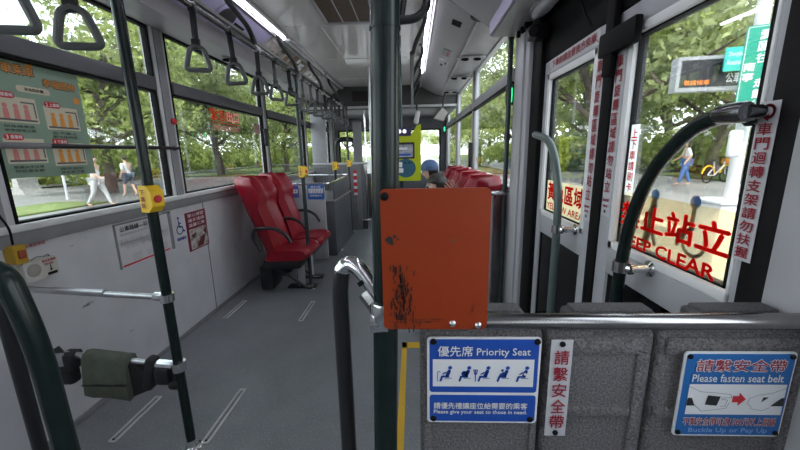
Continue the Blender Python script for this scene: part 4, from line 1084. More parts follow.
for y0, y1, m, lab in ((3.02, 3.55, M_ad2, 'pale glossy advert nearest the violet panels over the window'), (3.58, 4.0, M_ad1, 'brown glossy advert over the red seats'), (4.05, 4.6, M_ad2, 'pale glossy advert over the luggage bay')):
    r, F = board('advert', on_duct((y0+y1)/2, .5)+nL*.004, YR, dL, y1-y0, .2, .004, m, lab, 'advert')
    rr = random.Random(int(y0*10))
    for k in range(5):
        mb = MB(); a, b = rr.uniform(-.2, .15), rr.uniform(-.08, .05); F.poly(rrect(a, b, a+rr.uniform(.03, .09), b+rr.uniform(.02, .06), .006), mb, 1)
        mb.build('advert_print', M_print_white if m is M_ad1 else M_ad1, r, smooth=0)
def air_vent(p, n, along, label):
    r = empty('air_vent', p, label, 'air vent', 'air nozzles under the roof ducts'); al = Vector(along); n = Vector(n).normalized()
    sd = n.cross(al); pl = MB(); k = 24
    oval = [(.13*math.cos(t), .05*math.sin(t)) for t in [2*PI*i/k for i in range(k)]]
    pl.prism(oval, Vector(p)+n*.001, al, al.cross(n)*-1, .012 if al.cross(al.cross(n)*-1).dot(n) > 0 else -.012); pl.build('plate', M_lightgrey, r)
    for s in (-1, 1):
        q = MB(); q.lathe([(.034, 0), (.034, .010), (.026, .013), (.022, .006), (0, .004)], Vector(p)+n*.012+al*(.055*s), n, 18); q.build('nozzle', M_black, r)
q = P(232, 60, 'z', 2.052); air_vent(V(-1.53, q.y, 2.056), (.1, 0, -1), YR, 'twin air nozzle under the window side duct over the second window')
for (px, py, lab) in ((474, 57, 'nearest the violet casing'), (453, 77, 'second from the violet casing'), (447, 91, 'third from the violet casing')):
    q = P(px, py, 'z', 2.085); air_vent(V(.53, q.y, 2.0845), (-.06, 0, -1), XR, 'twin air nozzle under the door side duct, ' + lab)
# right duct details
dR = V(-.86, 0, .50).normalized()
def on_ductR(y, t): return V(.37-.12*t, y, 2.10+.05*t)
nR = (-YR).cross(V(-.923, 0, .385))
for y, w_, h_, m, lab in ((2.62, .09, .045, M_black, 'small black vent plate on the door side duct'), (3.35, .20, .05, mat('advert_grey', (.22, .2, .21), .3, var=.4), 'grey advert with a red mark on the door side duct'), (3.72, .26, .07, M_print_white, 'white advert with black print on the door side duct')):
    r, F = board('vent_plate' if m is M_black else 'advert', on_ductR(y, .5)+nR*.004, -YR, V(-.923, 0, .385), w_, h_*1.5, .004, m, lab, 'plate' if m is M_black else 'advert')
    if y == 3.35: F.rect(-.06, -.02, .07, -.005, M_print_red, 'red_mark', 1)
    if y == 3.72: F.rect(-.1, .0, -.02, .03, M_print_black, 'black_print', 1); F.rect(.0, -.03, .09, -.015, M_print_black, 'black_print', 1)
q = P(479, 0, 'z', 2.10)
r = empty('loudspeaker', (.43, 2.40, 2.06), 'black round loudspeaker in the duct beside the violet casing', 'loudspeaker')
MB().lathe([(.06, 0), (.06, .008), (.05, .012), (0, .014)], (.43, 2.40, 2.084), (-.2, 0, -1), 24).build('grille', M_speaker, r)
for (px, py, yy, lab, x) in ((510, 95, 2.36, 'green lit indicator on the post by the nearest door side window', None), (444.5, 129, 6.6, 'small green lit indicator near the windscreen', None)):
    q = P(px, py, 'y', yy); r = empty('indicator', (q.x, yy, q.z-.04), lab, 'indicator')
    b = MB(); s = 1.0 if yy < 3 else .85; b.bbox((q.x-.014*s, yy-.01, q.z-.045*s), (q.x+.014*s, yy+.02, q.z+.045*s), .006); b.build('lens', M_grn, r)
    b = MB(); b.bbox((q.x-.02*s, yy+.012, q.z-.06*s), (XRW-.005 if yy < 3 else q.x+.03, yy+.035, q.z+.06*s), .006); b.build('housing', M_blackp, r)
for y, lab in ((3.62, 'small gold flower decal on the first door side window, nearer the post'), (3.80, 'small gold flower decal on the first door side window, farther from the post')):
    r = empty('decal', (XRW+.019, y, 1.13), lab, 'sticker'); F = Face((XRW+.0185, y, 1.165), NL, ZU, r, lift=.0004); mb = MB()
    F.poly([((.05 if k % 2 == 0 else .026)*math.cos(2*PI*k/12), (.05 if k % 2 == 0 else .026)*math.sin(2*PI*k/12)) for k in range(12)], mb, 1); mb.build('flower', mat('gold_film', (.55, .38, .05), .5), r, smooth=0)
b = MB(); b.bbox((XRW-.05, 4.0, 1.08), (XRW-.014, 4.08, 1.36), .01); tag(b.build('hammer_case', M_blackp), 'black holder on the post between the windows over the red seats', 'holder')
q = P(417, 117, 'y', 5.2); r = empty('camera', (q.x, 5.2, q.z-.1), 'white boxy camera under the header above the card reader', 'camera')
MB().bbox((q.x-.035, 5.16, q.z-.09), (q.x+.035, 5.30, q.z+.09), .02, M=Matrix.Rotation(.2, 3, 'Y')).build('housing', M_white, r); MB().tube([(q.x, 5.25, q.z+.06), (q.x, 5.49, 1.98)], .012).build('bracket', M_blackp, r)
q = P(441, 114, 'y', 5.2); r = empty('roof_monitor', (q.x, 5.2, q.z-.1), 'pale wedge shaped monitor housing hung under the duct near the windscreen', 'monitor')
MB().prism([(-.10, -.05), (.04, -.09), (.10, .02), (.02, .09)], (q.x, 5.2, q.z), XR, ZU, -.16).build('housing', M_offwhite, r); MB().tube([(q.x+.02, 5.28, q.z+.05), (q.x+.06, 5.28, 2.09)], .014).build('bracket', M_blackp, r)
# dark pole and bracketed pipe at the door post
r = pole(.612, 2.335, 2.08, .015, M_greybar, 'slim grey pole against the wide grey post before the door')
for z in (1.95, 1.35, 1.0): b = MB(); b.lathe([(.02, -.02), (.02, .02)], (.612, 2.335, z)); b.tube([(.612, 2.335, z), (XRW-.045, 2.30, z)], .008); b.build('clamp', M_blackp, r)
# ================================================================== PEOPLE
def skin_mesh(name, J, E, R, m, parent, root, sub=2):
    """one continuous surface grown round a skeleton (joint -> point, bone pairs, joint radii)"""
    keys = [k for k in J if any(k in e for e in E)]
    idx = {k: i for i, k in enumerate(keys)}
    me = bpy.data.meshes.new(name)
    off = wloc(parent)
    me.from_pydata([Vector(J[k]) - off for k in keys], [(idx[a], idx[b]) for a, b in E], [])
    o = bpy.data.objects.new(name, me); COL.objects.link(o)
    sk = o.modifiers.new('skin', 'SKIN'); sk.use_smooth_shade = True; sk.branch_smoothing = .4
    ss = o.modifiers.new('sub', 'SUBSURF'); ss.levels = sub; ss.render_levels = sub
    d = me.skin_vertices[0].data
    for k in keys:
        r = R[k]; d[idx[k]].radius = r if isinstance(r, tuple) else (r, r); d[idx[k]].use_root = (k == root)
    dg = bpy.context.evaluated_depsgraph_get(); dg.update()
    nm = bpy.data.meshes.new_from_object(o.evaluated_get(dg))
    o.modifiers.clear(); o.data = nm; bpy.data.meshes.remove(me)
    nm.materials.clear(); nm.materials.append(m)
    nm.polygons.foreach_set('use_smooth', [True]*len(nm.polygons))
    o.parent = parent
    return o

def person(base, pose, s, label, mats, hand=None, hair='short', cap=False, cloth_legs='trousers'):
    """pose: joint -> (forward, side, up) in metres before scale; base (x, y, z); facing angle in pose['face']"""
    root = empty('person', base, label, 'person')
    R0 = Matrix.Rotation(pose['face'], 3, 'Z'); B = Vector(base)
    J = {k: B + R0 @ (Vector(v)*s) for k, v in pose.items() if k != 'face'}
    rad = dict(pel=(.15, .11), waist=(.13, .10), chest=(.155, .11), neck0=(.07, .07), neck=.052, chin=(.066, .072), head=(.076, .092), crown=(.058, .068), nose=.014,
               shl=.062, shr=.062, ell=.042, elr=.042, wrl=.028, wrr=.028, hal=(.036, .018), har=(.036, .018), hil=.095, hir=.095, knl=.06, knr=.06, anl=.038, anr=.038, tol=(.042, .03), tor=(.042, .03))
    rad = {k: (tuple(x*s for x in v) if isinstance(v, tuple) else v*s) for k, v in rad.items()}
    E = [('pel','waist'),('waist','chest'),('chest','neck0'),('neck0','neck'),('neck','chin'),('chin','head'),('head','crown'),('head','nose'),('chest','shl'),('chest','shr'),('shl','ell'),('shr','elr'),('ell','wrl'),('elr','wrr'),
         ('wrl','hal'),('wrr','har'),('pel','hil'),('pel','hir'),('hil','knl'),('hir','knr'),('knl','anl'),('knr','anr'),('anl','tol'),('anr','tor')]
    if hand: E = [e for e in E if e != ('wrl', 'hal')]
    skin_mesh('body', J, E, rad, mats['skin'], root, 'pel')
    up = lambda ks, f: {k: (tuple(x*f for x in rad[k]) if isinstance(rad[k], tuple) else rad[k]*f) for k in ks}
    ks = ['pel','waist','chest','neck0','shl','shr','ell','elr']
    skin_mesh('shirt', J, [e for e in E if e[0] in ks and e[1] in ks], up(ks, 1.16), mats['shirt'], root, 'waist')
    ks = ['pel','hil','hir','knl','knr'] + (['anl','anr'] if cloth_legs == 'trousers' else [])
    skin_mesh(cloth_legs, J, [e for e in E if e[0] in ks and e[1] in ks], up(ks, 1.17), mats['legs'], root, 'pel')
    h, c = J['head'], J['crown']; upv = (c - J['chin']).normalized(); fw = (J['nose'] - h); fw = (fw - upv*fw.dot(upv)).normalized(); sd = upv.cross(fw)
    M = Matrix((fw, sd, upv)).transposed()
    hb = MB(); hb.sphere(h + upv*.035*s - fw*.018*s, (.108*s, .095*s, .108*s), 20, 14, M)
    hb.v = [v + fw*(-.075*s)*max(0, min(1, ((v-h).dot(fw)+.02*s)/(.1*s)))*(1 if (v-h).dot(upv) < .05*s else 0) for v in hb.v]
    if hair == 'long': hb.sphere(h - upv*.08*s - fw*.055*s, (.05*s, .075*s, .15*s), 14, 10, M)
    hb.build('hair', M_hair, root, smooth=60)
    ey = MB()
    for q in (-1, 1): ey.sphere(h + fw*.083*s + sd*.033*s*q + upv*.005*s, .009*s, 8, 6)
    ey.build('eyes', M_black, root)
    mo = MB(); mo.bbox(J['chin']+fw*.062*s-sd*.022*s-upv*.003*s-V(.004, .004, 0)*s, J['chin']+fw*.066*s+sd*.022*s+upv*.003*s+V(.004, .004, .002)*s, .002); mo.build('mouth', mat('lips', (.4, .13, .11), .5), root)
    if cap:
        cb = MB(); prof = []
        for i in range(9):
            th = PI/2*i/8; prof.append((.118*s*math.cos(th), .105*s*math.sin(th)))
        cb.lathe([(.112*s, -.035*s), (.118*s, 0)] + prof[1:], h + upv*.055*s - fw*.008*s, upv, 24); k = cb.build('cap', mats['cap'], root, smooth=60)
        vb = MB(); vb.sphere(h + upv*.035*s + fw*.12*s, (.085*s, .085*s, .010*s), 18, 8, M); vb.build('visor', mats['cap'], k, smooth=60)
    if hand:                                   # a hand with five separate fingers laid on the head
        w, dirn, spread, nrm = hand
        w = J['wrl']; dirn = Vector(dirn).normalized(); spread = (Vector(spread) - dirn*Vector(spread).dot(dirn)).normalized(); nrm = dirn.cross(spread)
        HJ = {'w': w, 'p0': w + dirn*.035*s, 'p1': w + dirn*.075*s}; HE = [('w','p0'),('p0','p1')]; HR = {'w': .027*s, 'p0': (.036*s, .017*s), 'p1': (.038*s, .015*s)}
        skin_mesh('palm', HJ, HE, HR, mats['skin'], root, 'w')
        for q, (off, ln) in enumerate(((-.030, .075), (-.010, .085), (.010, .08), (.030, .062))):
            a = w + dirn*.065*s + spread*off*s; b = a + dirn*ln*.5*s + spread*off*.25*s - nrm*.006*s; c2 = b + dirn*ln*.35*s + spread*off*.15*s - nrm*.022*s; d2 = c2 + dirn*ln*.2*s - nrm*.022*s
            skin_mesh('finger', {'a': a, 'b': b, 'c': c2, 'd': d2}, [('a','b'),('b','c'),('c','d')], {'a': .010*s, 'b': .009*s, 'c': .008*s, 'd': .0065*s}, mats['skin'], root, 'a', 1)
        a = w + dirn*.025*s - spread*.026*s; b = a - spread*.03*s + dirn*.03*s - nrm*.01*s; c2 = b + dirn*.032*s - spread*.006*s - nrm*.012*s
        skin_mesh('thumb', {'a': a, 'b': b, 'c': c2}, [('a','b'),('b','c')], {'a': .012*s, 'b': .010*s, 'c': .008*s}, mats['skin'], root, 'a', 1)
    return root

def seated(face, lean=.15, look=.0):
    return dict(face=face, pel=(0, 0, .50), waist=(lean*.25, 0, .66), chest=(lean*.7, 0, .86), neck0=(lean, 0, .965), neck=(lean*1.1, 0, 1.01), chin=(lean*1.2+.02, 0, 1.055-look), head=(lean*1.28+.02, 0, 1.13-look), crown=(lean*1.3+.01, 0, 1.20-look), nose=(lean*1.3+.125, 0, 1.115-look*1.4),
                shl=(lean*.85, .19, .93), shr=(lean*.85, -.19, .93), ell=(lean+.05, .24, .68), elr=(lean+.05, -.24, .68), wrl=(lean+.24, .14, .60), wrr=(lean+.24, -.14, .60), hal=(lean+.32, .10, .585), har=(lean+.32, -.10, .585),
                hil=(.03, .10, .49), hir=(.03, -.10, .49), knl=(.43, .12, .50), knr=(.43, -.12, .50), anl=(.44, .12, .09), anr=(.44, -.12, .09), tol=(.58, .13, .035), tor=(.58, -.13, .035))
sk = M_skin
po = seated(PI-.25, .16, .03)
person((.40, 4.25, 0), po, .93, 'person in a denim blue cap sitting on the far door side seats', dict(skin=sk, shirt=mat('grey_shirt', (.32, .31, .29), .8), legs=mat('dark_trousers', (.03, .035, .05), .8), cap=mat('denim_cap', (.07, .13, .26), .75, var=.25, vscale=40)), cap=True)
po = seated(PI+.1, .15, .09)
po.update(ell=(.10, .36, .84), wrl=(.03, .17, 1.0))
person((.395, 3.16, 0), po, .91, 'dark haired person seated nearer the camera with one hand raised to the head', dict(skin=sk, shirt=mat('dark_top', (.06, .055, .06), .8), legs=mat('dark_trousers', (.03, .035, .05), .8)), hand=(None, (-.75, .1, .75), (.6, .1, .6), None), hair='long')

def walking(face, stride=.28):
    return dict(face=face, pel=(0, 0, .93), waist=(.0, 0, 1.08), chest=(.02, 0, 1.28), neck0=(.02, 0, 1.40), neck=(.03, 0, 1.46), chin=(.05, 0, 1.51), head=(.05, 0, 1.585), crown=(.04, 0, 1.66), nose=(.155, 0, 1.565),
                shl=(.02, .18, 1.37), shr=(.02, -.18, 1.37), ell=(-.08, .24, 1.10), elr=(.12, -.24, 1.10), wrl=(.06, .25, .88), wrr=(.30, -.20, .96), hal=(.09, .25, .79), har=(.38, -.18, .95),
                hil=(0, .095, .90), hir=(0, -.095, .90), knl=(stride*.6, .10, .50), knr=(-stride*.25, -.10, .48), anl=(stride, .10, .10), anr=(-stride*1.1, -.10, .12), tol=(stride+.14, .10, .04), tor=(-stride*1.1+.12, -.10, .05))
ZG = -.35
wh_ = mat('white_cloth', (.75, .75, .74), .8)
person((-10.6, 11.2, ZG), walking(.2), 1.0, 'passer-by in white shirt and pale trousers walking on the road beyond the poster window', dict(skin=sk, shirt=wh_, legs=mat('pale_trousers', (.6, .6, .6), .8)))
person((-12.0, 14.2, ZG), walking(2.9, .2), 1.0, 'passer-by in pale top and dark shorts beyond the poster window', dict(skin=sk, shirt=mat('pale_cloth', (.6, .62, .62), .8), legs=mat('slate_shorts', (.10, .12, .16), .8)), cloth_legs='shorts')
person((10.3, 13.6, -.2), walking(2.6, .16), 1.02, 'long haired passer-by in white top and blue jeans on the pavement beyond the near door', dict(skin=sk, shirt=wh_, legs=mat('blue_denim', (.06, .15, .36), .8)), hair='long')

# ================================================================== OUTSIDE
M_road = mat('asphalt', (.13, .13, .13), .8, var=.12, vscale=2)
M_pave = mat('pavement', (.24, .235, .22), .8, var=.15, vscale=3)
M_lawn = mat('lawn_grass', (.09, .12, .03), .9, var=.35, vscale=.8)
M_kerb = mat('kerb_stone', (.45, .45, .43), .8)
M_bark = mat('bark', (.085, .065, .05), .9, var=.35, vscale=6, bump=.8, bscale=18)
LEAFS = [leaf_mat('leaf_bright', (.16, .21, .06), (.52, .58, .21)), leaf_mat('leaf_mid', (.13, .17, .07), (.42, .47, .22)), leaf_mat('leaf_dark', (.10, .13, .05), (.32, .37, .16))]
struct(MB().box((-90, -40, ZG-.1), (XL-.3, 160, ZG)).build('road', M_road, smooth=0))
struct(MB().box((XRW+.25, -40, ZG-.1), (90, 160, -.2)).build('pavement', M_pave, smooth=0))
struct(MB().box((-.3+XL, YF+.3, ZG-.1), (XRW+.25, 160, ZG)).build('road', M_road, smooth=0))
def land(name, x0, x1, y0, y1, z0, z1, m): return struct(MB().bbox((x0, y0, z0), (x1, y1, z1), .03).build(name, m, smooth=0))
land('lawn', -13.4, -11.3, 6, 12.3, ZG-.05, ZG+.06, M_lawn)
land('lawn', -60, -21, 2, 150, ZG-.05, ZG+.10, M_lawn)
land('lawn', -19, -9.5, 27, 150, ZG-.05, ZG+.10, M_lawn)
land('kerb', -21.4, -21, 2, 150, ZG-.05, ZG+.16, M_kerb)
land('lawn', 13.0, 60, 5, 150, -.25, -.12, M_lawn)
land('kerb', 4.4, 4.75, -10, 120, -.25, -.10, M_kerb)
land('lawn', 4.75, 6.6, 22, 120, -.25, -.12, M_lawn)

def foliage(clusters, n, size, rnd):
    b = MB()
    for k in range(n):
        c, r = clusters[rnd.randrange(len(clusters))]
        while True:
            p = Vector((rnd.uniform(-1, 1), rnd.uniform(-1, 1), rnd.uniform(-1, 1)))
            if .25 < p.length < 1: break
        p = Vector((p.x*r, p.y*r, p.z*r*.72)) + c
        a = Vector((rnd.gauss(0, 1), rnd.gauss(0, 1), rnd.gauss(0, .7))).normalized(); q = a.orthogonal().normalized()
        q = Matrix.Rotation(rnd.uniform(0, 6.28), 3, a) @ q; w = a.cross(q); s = size*rnd.uniform(.6, 1.3)
        b.add([p - q*s, p - w*s*.5, p + q*s, p + w*s*.5], [(0, 1, 2, 3)])
    return b
def tree_proto(loc, h, spread, seed, leafm, n, size, label, group, low=.28):
    rnd = random.Random(seed); L = Vector(loc)
    root = empty('tree', L, label, 'tree', group)
    t = MB(); r0 = .20*h/9; pts = [L + V(rnd.uniform(-.12, .12)*k, rnd.uniform(-.12, .12)*k, h*.42*k/4) for k in range(5)]
    t.tube(pts, [r0*1.35, r0, r0*.9, r0*.82, r0*.7], 10); cl = []
    for k in range(9):
        a = 2*PI*k/9 + rnd.uniform(-.3, .3); st = pts[2 + (k % 3)]; st = st if k % 3 < 3 else pts[-1]
        ln = spread*rnd.uniform(.5, .95); e = st + V(math.cos(a)*ln, math.sin(a)*ln, h*rnd.uniform(.12, .48)); mid = (st+e)/2 + V(rnd.uniform(-.3, .3), rnd.uniform(-.3, .3), rnd.uniform(-.1, .5))
        t.tube(smooth_path([st, mid, e], ln*.3, 4), [r0*.5]*3 + [r0*.4]*2 + [r0*.25]*2, 7) if False else t.tube([st, st.lerp(mid, .5), mid, mid.lerp(e, .5), e], [r0*.5, r0*.42, r0*.33, r0*.22, r0*.08], 7)
        cl.append((e, spread*rnd.uniform(.22, .36))); cl.append((mid + V(rnd.uniform(-.5, .5), rnd.uniform(-.5, .5), rnd.uniform(.1, .8)), spread*rnd.uniform(.16, .28)))
        for q in range(2):
            e2 = mid + V(rnd.uniform(-1, 1)*spread*.4, rnd.uniform(-1, 1)*spread*.4, rnd.uniform(-.1, .25)*h); t.tube([mid, mid.lerp(e2, .5)+V(0, 0, .12), e2], [r0*.25, r0*.16, r0*.05], 6)
            cl.append((e2, spread*rnd.uniform(.18, .3)))
    for k in range(4): cl.append((L + V(rnd.uniform(-.4, .4)*spread, rnd.uniform(-.4, .4)*spread, h*rnd.uniform(.75, .95)), spread*.33))
    t.build('trunk', M_bark, root, smooth=60)
    foliage(cl, n, size, rnd).build('foliage', leafm, root, smooth=0, recalc=False)
    return root
def bush_proto(loc, r, h, seed, leafm, n, size, label, group):
    rnd = random.Random(seed); L = Vector(loc); root = empty('bush', L, label, 'bush', group)
    cl = [(L + V(rnd.uniform(-.6, .6)*r, rnd.uniform(-.6, .6)*r, h*rnd.uniform(.25, .7)), r*.55) for k in range(9)]
    foliage(cl, n, size, rnd).build('foliage', leafm, root, smooth=0, recalc=False)
    t = MB(); 
    for k in range(5): t.tube([L, L + V(rnd.uniform(-.4, .4)*r, rnd.uniform(-.4, .4)*r, h*.6)], [.04, .015], 6)
    t.build('stem', M_bark, root); return root
GT, GB = 'trees along the street', 'bushes along the lawns'
TL = 'leafy street tree with dark trunk '
protos = [tree_proto((-14.2, 15.7, ZG), 10, 5.2, 11, LEAFS[0], 12000, .14, TL + 'beyond the grass strip seen through the poster window', GT),
          tree_proto((-15.5, 27.6, ZG), 11, 5.5, 12, LEAFS[1], 11000, .16, TL + 'on the lawn beyond the second window', GT),
          tree_proto((10.5, 21.0, -.2), 10, 5.4, 13, LEAFS[0], 13000, .12, TL + 'on the pavement beyond the door glass', GT)]
spots = [(-22.5, 19, 1, .9, 'farthest over, at the edge of the poster window'), (-24, 30, 2, 1.1, 'on the far lawn behind the poster window'), (-11.2, 30.5, 0, .95, 'seen through the middle of the second window'),
         (-10.6, 39, 2, 1.0, 'seen through the third window'), (-20, 45, 0, 1.2, 'deep behind the second window'), (-30, 42, 1, 1.2, 'deep behind the poster window'), (-9.5, 52, 1, 1.0, 'deep behind the third window'),
         (-34, 27, 0, 1.1, 'on the far lawn, seen above the poster'), (-6.5, 62, 2, 1.0, 'beyond the windscreen on the window side'), (-26, 62, 1, 1.4, 'closing the view behind the second window'),
         (7.3, 14.6, 1, 1.05, 'with thick trunk filling the far door glass'), (14.5, 17.5, 2, 1.05, 'behind the green street sign'), (8.2, 29, 0, 1.0, 'farther off through the far door glass'), (18, 26, 1, 1.2, 'behind the parked bicycles'),
         (6.5, 41, 2, 1.0, 'seen through the windows over the red seats'), (12.5, 40, 1, 1.25, 'deep behind the far door glass'), (24, 18, 0, 1.2, 'deep behind the near door glass'), (5.8, 60, 0, 1.0, 'beyond the windscreen on the door side'), (21, 38, 2, 1.3, 'closing the view behind the door'), (-1.0, 75, 1, 1.2, 'far ahead through the windscreen')]
for k, (x, y, p, s, lab) in enumerate(spots):
    src = protos[p]; dup(src, (x, y, ZG if x < 0 else -.2), RND.uniform(0, 6.28), TL + lab, s)
b1 = bush_proto((-22.5, 16, ZG), 1.6, 1.5, 21, LEAFS[0], 1500, .13, 'rounded bright green bush on the far lawn nearest the poster', GB)
BW = lambda x, y: RND.uniform(1.5, 2.0) if abs(x) > 16 or y > 38 or 24 <= y <= 35 else RND.uniform(.9, 1.3)
bs = [(-22.8, 20.5), (-22.6, 25), (-23.0, 29.5), (-23.2, 34.5), (-23, 40), (-23.4, 46), (-23, 52), (-17, 42), (-14.5, 47), (-11.5, 50), (-9.8, 46), (-24, 60), (-13, 60), (14.2, 21), (15, 26), (14.5, 31), (16.5, 22.5), (13.6, 36), (17.5, 19.5), (5.6, 34), (5.7, 44), (20.5, 21.5), (14, 44), (9.6, 25.5), (11.6, 28), (9.2, 35), (12.8, 24)]
for k, (x, y) in enumerate(bs):
    dup(b1, (x, y, ZG if x < 0 else -.2), RND.uniform(0, 6.28), ('bright green bush on the lawn, %s from the poster bush' if x < 0 else 'bright green bush behind the pavement, %s from the door') % (nth+['sixteenth'])[k if x < 0 else k-13], BW(x, y))
r = empty('barrier', (-18.6, 16.0, ZG), 'pale concrete barrier block on the road beyond the poster window', 'barrier')
b = MB(); b.prism([(-.35, 0), (.35, 0), (.30, .12), (.16, .3), (.12, .75), (-.12, .75), (-.16, .3), (-.30, .12)], (-18.6, 15.5, ZG), XR, ZU, -.9); b.build('block', mat('concrete', (.26, .255, .25), .8, var=.2), r)
r = empty('road_post', (-14.0, 13.4, ZG), 'thin grey post on the road beyond the poster window', 'post')
MB().tube([(-14.0, 13.4, ZG), (-14.0, 13.4, .75)], .05).build('shaft', M_lightgrey, r); MB().lathe([(.09, 0), (.07, .04)], (-14.0, 13.4, ZG)).build('foot', M_midgrey, r)

# bus stop: sign pole, blade sign, electronic board, white base
SX = P(735, 170, 'x', 2.75)
r = empty('stop_pole', (SX.x, SX.y, -.2), 'thick white street pole with a white base box outside the near door', 'pole')
MB().tube([(SX.x, SX.y, -.2), (SX.x, SX.y, 4.2)], .045, 20).build('shaft', M_white, r)
b = MB(); b.bbox((SX.x-.17, SX.y-.12, -.2), (SX.x+.14, SX.y+.16, .78), .03); b.bbox((SX.x-.19, SX.y-.14, .78), (SX.x+.16, SX.y+.18, .81), .01); b.build('base_box', mat('white_enamel', (.78, .79, .80), .4), r)
q = P(735, 144, 'y', SX.y-.1); b = MB(); b.bbox((q.x-.05, q.y-.02, q.z-.11), (q.x+.05, q.y+.03, q.z+.11), .03, 3); b.build('plaque', M_white, r)
qa, qb = P(746, 125, 'y', SX.y-.12), P(764, 22, 'y', SX.y-.12)
r, F = board('street_sign', ((qa.x+qb.x)/2, SX.y-.12, (qa.z+qb.z)/2), V(.9, -.43, 0), ZU, .175, qb.z-qa.z-.03, .02, mat('sign_green', (.005, .29, .19), .45), 'tall green blade sign with white characters on the white street pole', 'sign', rad=.02)
hh = (qb.z-qa.z-.03)/2
fr = MB(); F.rect(-.082, -hh+.01, -.078, hh-.01, None, mb=fr); F.rect(.078, -hh+.01, .082, hh-.01, None, mb=fr); F.rect(-.082, hh-.014, .082, hh-.01, None, mb=fr); F.rect(-.082, -hh+.01, .082, -hh+.014, None, mb=fr); fr.build('border', M_print_white, r, smooth=0)
F.vtext('愛國往', -.01, .065, hh-.03, hh-.28, M_print_white, .02); F.vtext('南寧', -.075, -.008, hh-.26, hh-.41, M_print_white, .02); F.vtext('走劃分島', .0, .066, hh-.38, hh-.70, M_print_white, .02)
b0, b1_ = P(680, 78, 'y', 4.6), P(744, 60, 'y', 4.6)
r, F = board('arrival_board', (b0.x*.5+b1_.x*.5+.05, 4.6, P(715, 73, 'y', 4.6).z), V(.93, -.12, 0), ZU, (b1_.x-b0.x)+.12, .40, .14, mat('board_casing', (.30, .31, .32), .4), 'grey electronic arrival board beside the green blade sign', 'display', plate='casing')
ww = (b1_.x-b0.x)/2+.02
F.rect(-ww, -.155, ww, .16, M_blackp, 'screen', 1)
M_amber = mat('led_amber', (.9, .25, .02), .4, emit=.6)
F.text('敬請候車', -ww+.05, -.13, -.05, -.07, M_amber, .0, lv=2); F.text('公車', .12, -.12, ww-.1, .0, M_print_white, .02, lv=2)
hg = MB(); hg.tube([F.pt(ww+.0, .1, -60), (SX.x, SX.y, P(745, 60, 'y', SX.y).z)], .025); hg.build('arm', M_midgrey, r)
r, F = board('street_sign', (b1_.x-.04, 4.42, P(730, 58, 'y', 4.42).z), V(.96, -.28, 0), ZU, .56, .26, .02, mat('sign_teal', (.03, .42, .36), .45), 'pale teal sign with white writing in front of the electronic arrival board', 'sign', rad=.01)
F.text('往館前', .05, -.06, .26, .06, M_print_white, .02, lv=1); F.text('Zhongzheng Dist.', -.25, .02, .0, .08, M_print_white, .0, lv=1); F.text('Route Info', -.25, -.06, -.03, -.01, M_print_white, .0, lv=1)
hg = MB(); hg.tube([F.pt(.2, .0, -12), F.pt(.2, 0, -120)], .012); hg.build('bracket', M_midgrey, r)

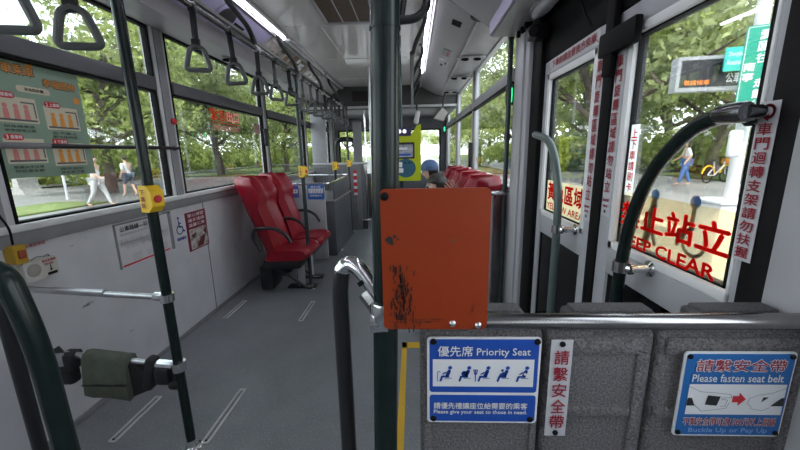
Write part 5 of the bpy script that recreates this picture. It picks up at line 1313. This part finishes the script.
# parked shared bicycles
def bicycle(loc, rot, label):
    root = empty('bicycle', loc, label, 'bicycle', 'parked yellow bicycles')
    L = Vector(loc); R_ = Matrix.Rotation(rot, 3, 'Z'); T = lambda p: L + R_ @ Vector(p)
    for x in (-.52, .52):
        w = MB(); w.tube([T((x+.31*math.cos(t), 0, .33+.31*math.sin(t))) for t in [2*PI*k/22 for k in range(22)]], .022, 8, closed=True)
        for k in range(8): w.tube([T((x, 0, .33)), T((x+.3*math.cos(k*PI/4), 0, .33+.3*math.sin(k*PI/4)))], .003, 4)
        w.build('wheel', M_black, root)
        f = MB(); f.tube([T((x+.36*math.cos(t), 0, .33+.36*math.sin(t))) for t in [PI*(.05+.9*k/12) for k in range(13)]], .034, 8); f.build('mudguard', M_yellow, root)
    f = MB()
    for a, b in (((-.52, 0, .33), (-.15, 0, .30)), ((-.15, 0, .30), (-.25, 0, .86)), ((-.52, 0, .33), (-.22, 0, .62)), ((-.15, 0, .30), (.38, 0, .72)), ((.36, 0, .85), (.52, 0, .33))): f.tube([T(a), T(b)], .024, 8)
    f.build('frame', M_white, root)
    f = MB(); f.tube([T((.36, 0, .85)), T((.33, 0, 1.02))], .016); f.tube([T((.25, -.28, 1.05)), T((.33, -.1, 1.02)), T((.33, .1, 1.02)), T((.25, .28, 1.05))], .014); f.build('handlebar', M_blackp, root)
    f = MB(); f.bbox((-.13, -.09, -.03), (.13, .09, .03), .03); f.v = [T((v.x-.25, v.y, v.z+.9)) for v in f.v]; f.build('saddle', M_blackp, root)
    f = MB(); f.bbox((-.14, -.16, -.11), (.14, .16, .11), .02); f.v = [T((v.x+.58, v.y, v.z+.86)) for v in f.v]; f.build('basket', M_or, root)
    return root
bp = bicycle((12.3, 14.6, -.2), .35, 'parked bicycle with yellow mudguards nearest the passer-by in jeans')
for k, (x, y, lab) in enumerate(((13.4, 14.2, 'parked bicycle with yellow mudguards, second from the passer-by in jeans'), (14.6, 13.9, 'parked bicycle with yellow mudguards, third from the passer-by in jeans'), (15.8, 13.7, 'parked bicycle with yellow mudguards beside the white street pole'))):
    dup(bp, (x, y, -.2), .35+.05*k, lab)

# ================================================================== LIGHT
w = bpy.data.worlds.new('world'); SC.world = w; w.use_nodes = True
nt = w.node_tree; bg = nt.nodes['Background']
tc = nt.nodes.new('ShaderNodeTexCoord'); sp = nt.nodes.new('ShaderNodeSeparateXYZ'); rp_ = nt.nodes.new('ShaderNodeMapRange')
nt.links.new(tc.outputs['Generated'], sp.inputs[0]); nt.links.new(sp.outputs['Z'], rp_.inputs['Value'])
rp_.inputs['From Min'].default_value = -.05; rp_.inputs['From Max'].default_value = .6
mx = nt.nodes.new('ShaderNodeMix'); mx.data_type = 'RGBA'
mx.inputs['A'].default_value = (.95, .97, 1, 1); mx.inputs['B'].default_value = (.80, .90, 1, 1)
nt.links.new(rp_.outputs['Result'], mx.inputs['Factor']); nt.links.new(mx.outputs['Result'], bg.inputs['Color'])
bg.inputs['Strength'].default_value = 4.5
sun = bpy.data.lights.new('sun', 'SUN'); sun.energy = 9.0; sun.angle = .05; sun.color = (1, .96, .88)
so = bpy.data.objects.new('sun', sun); COL.objects.link(so)
so.rotation_euler = Vector((.12, 1, -1.5)).to_track_quat('-Z', 'Y').to_euler()

SC.view_settings.view_transform = 'Standard'
SC.view_settings.look = 'None'
SC.view_settings.gamma = 1.0
SC.view_settings.use_curve_mapping = False
SC.view_settings.exposure = 0.0
SC.cycles.max_bounces = 10; SC.cycles.transparent_max_bounces = 24; SC.cycles.diffuse_bounces = 5
SC.cycles.sample_clamp_indirect = 6
SC.cycles.use_denoising = True
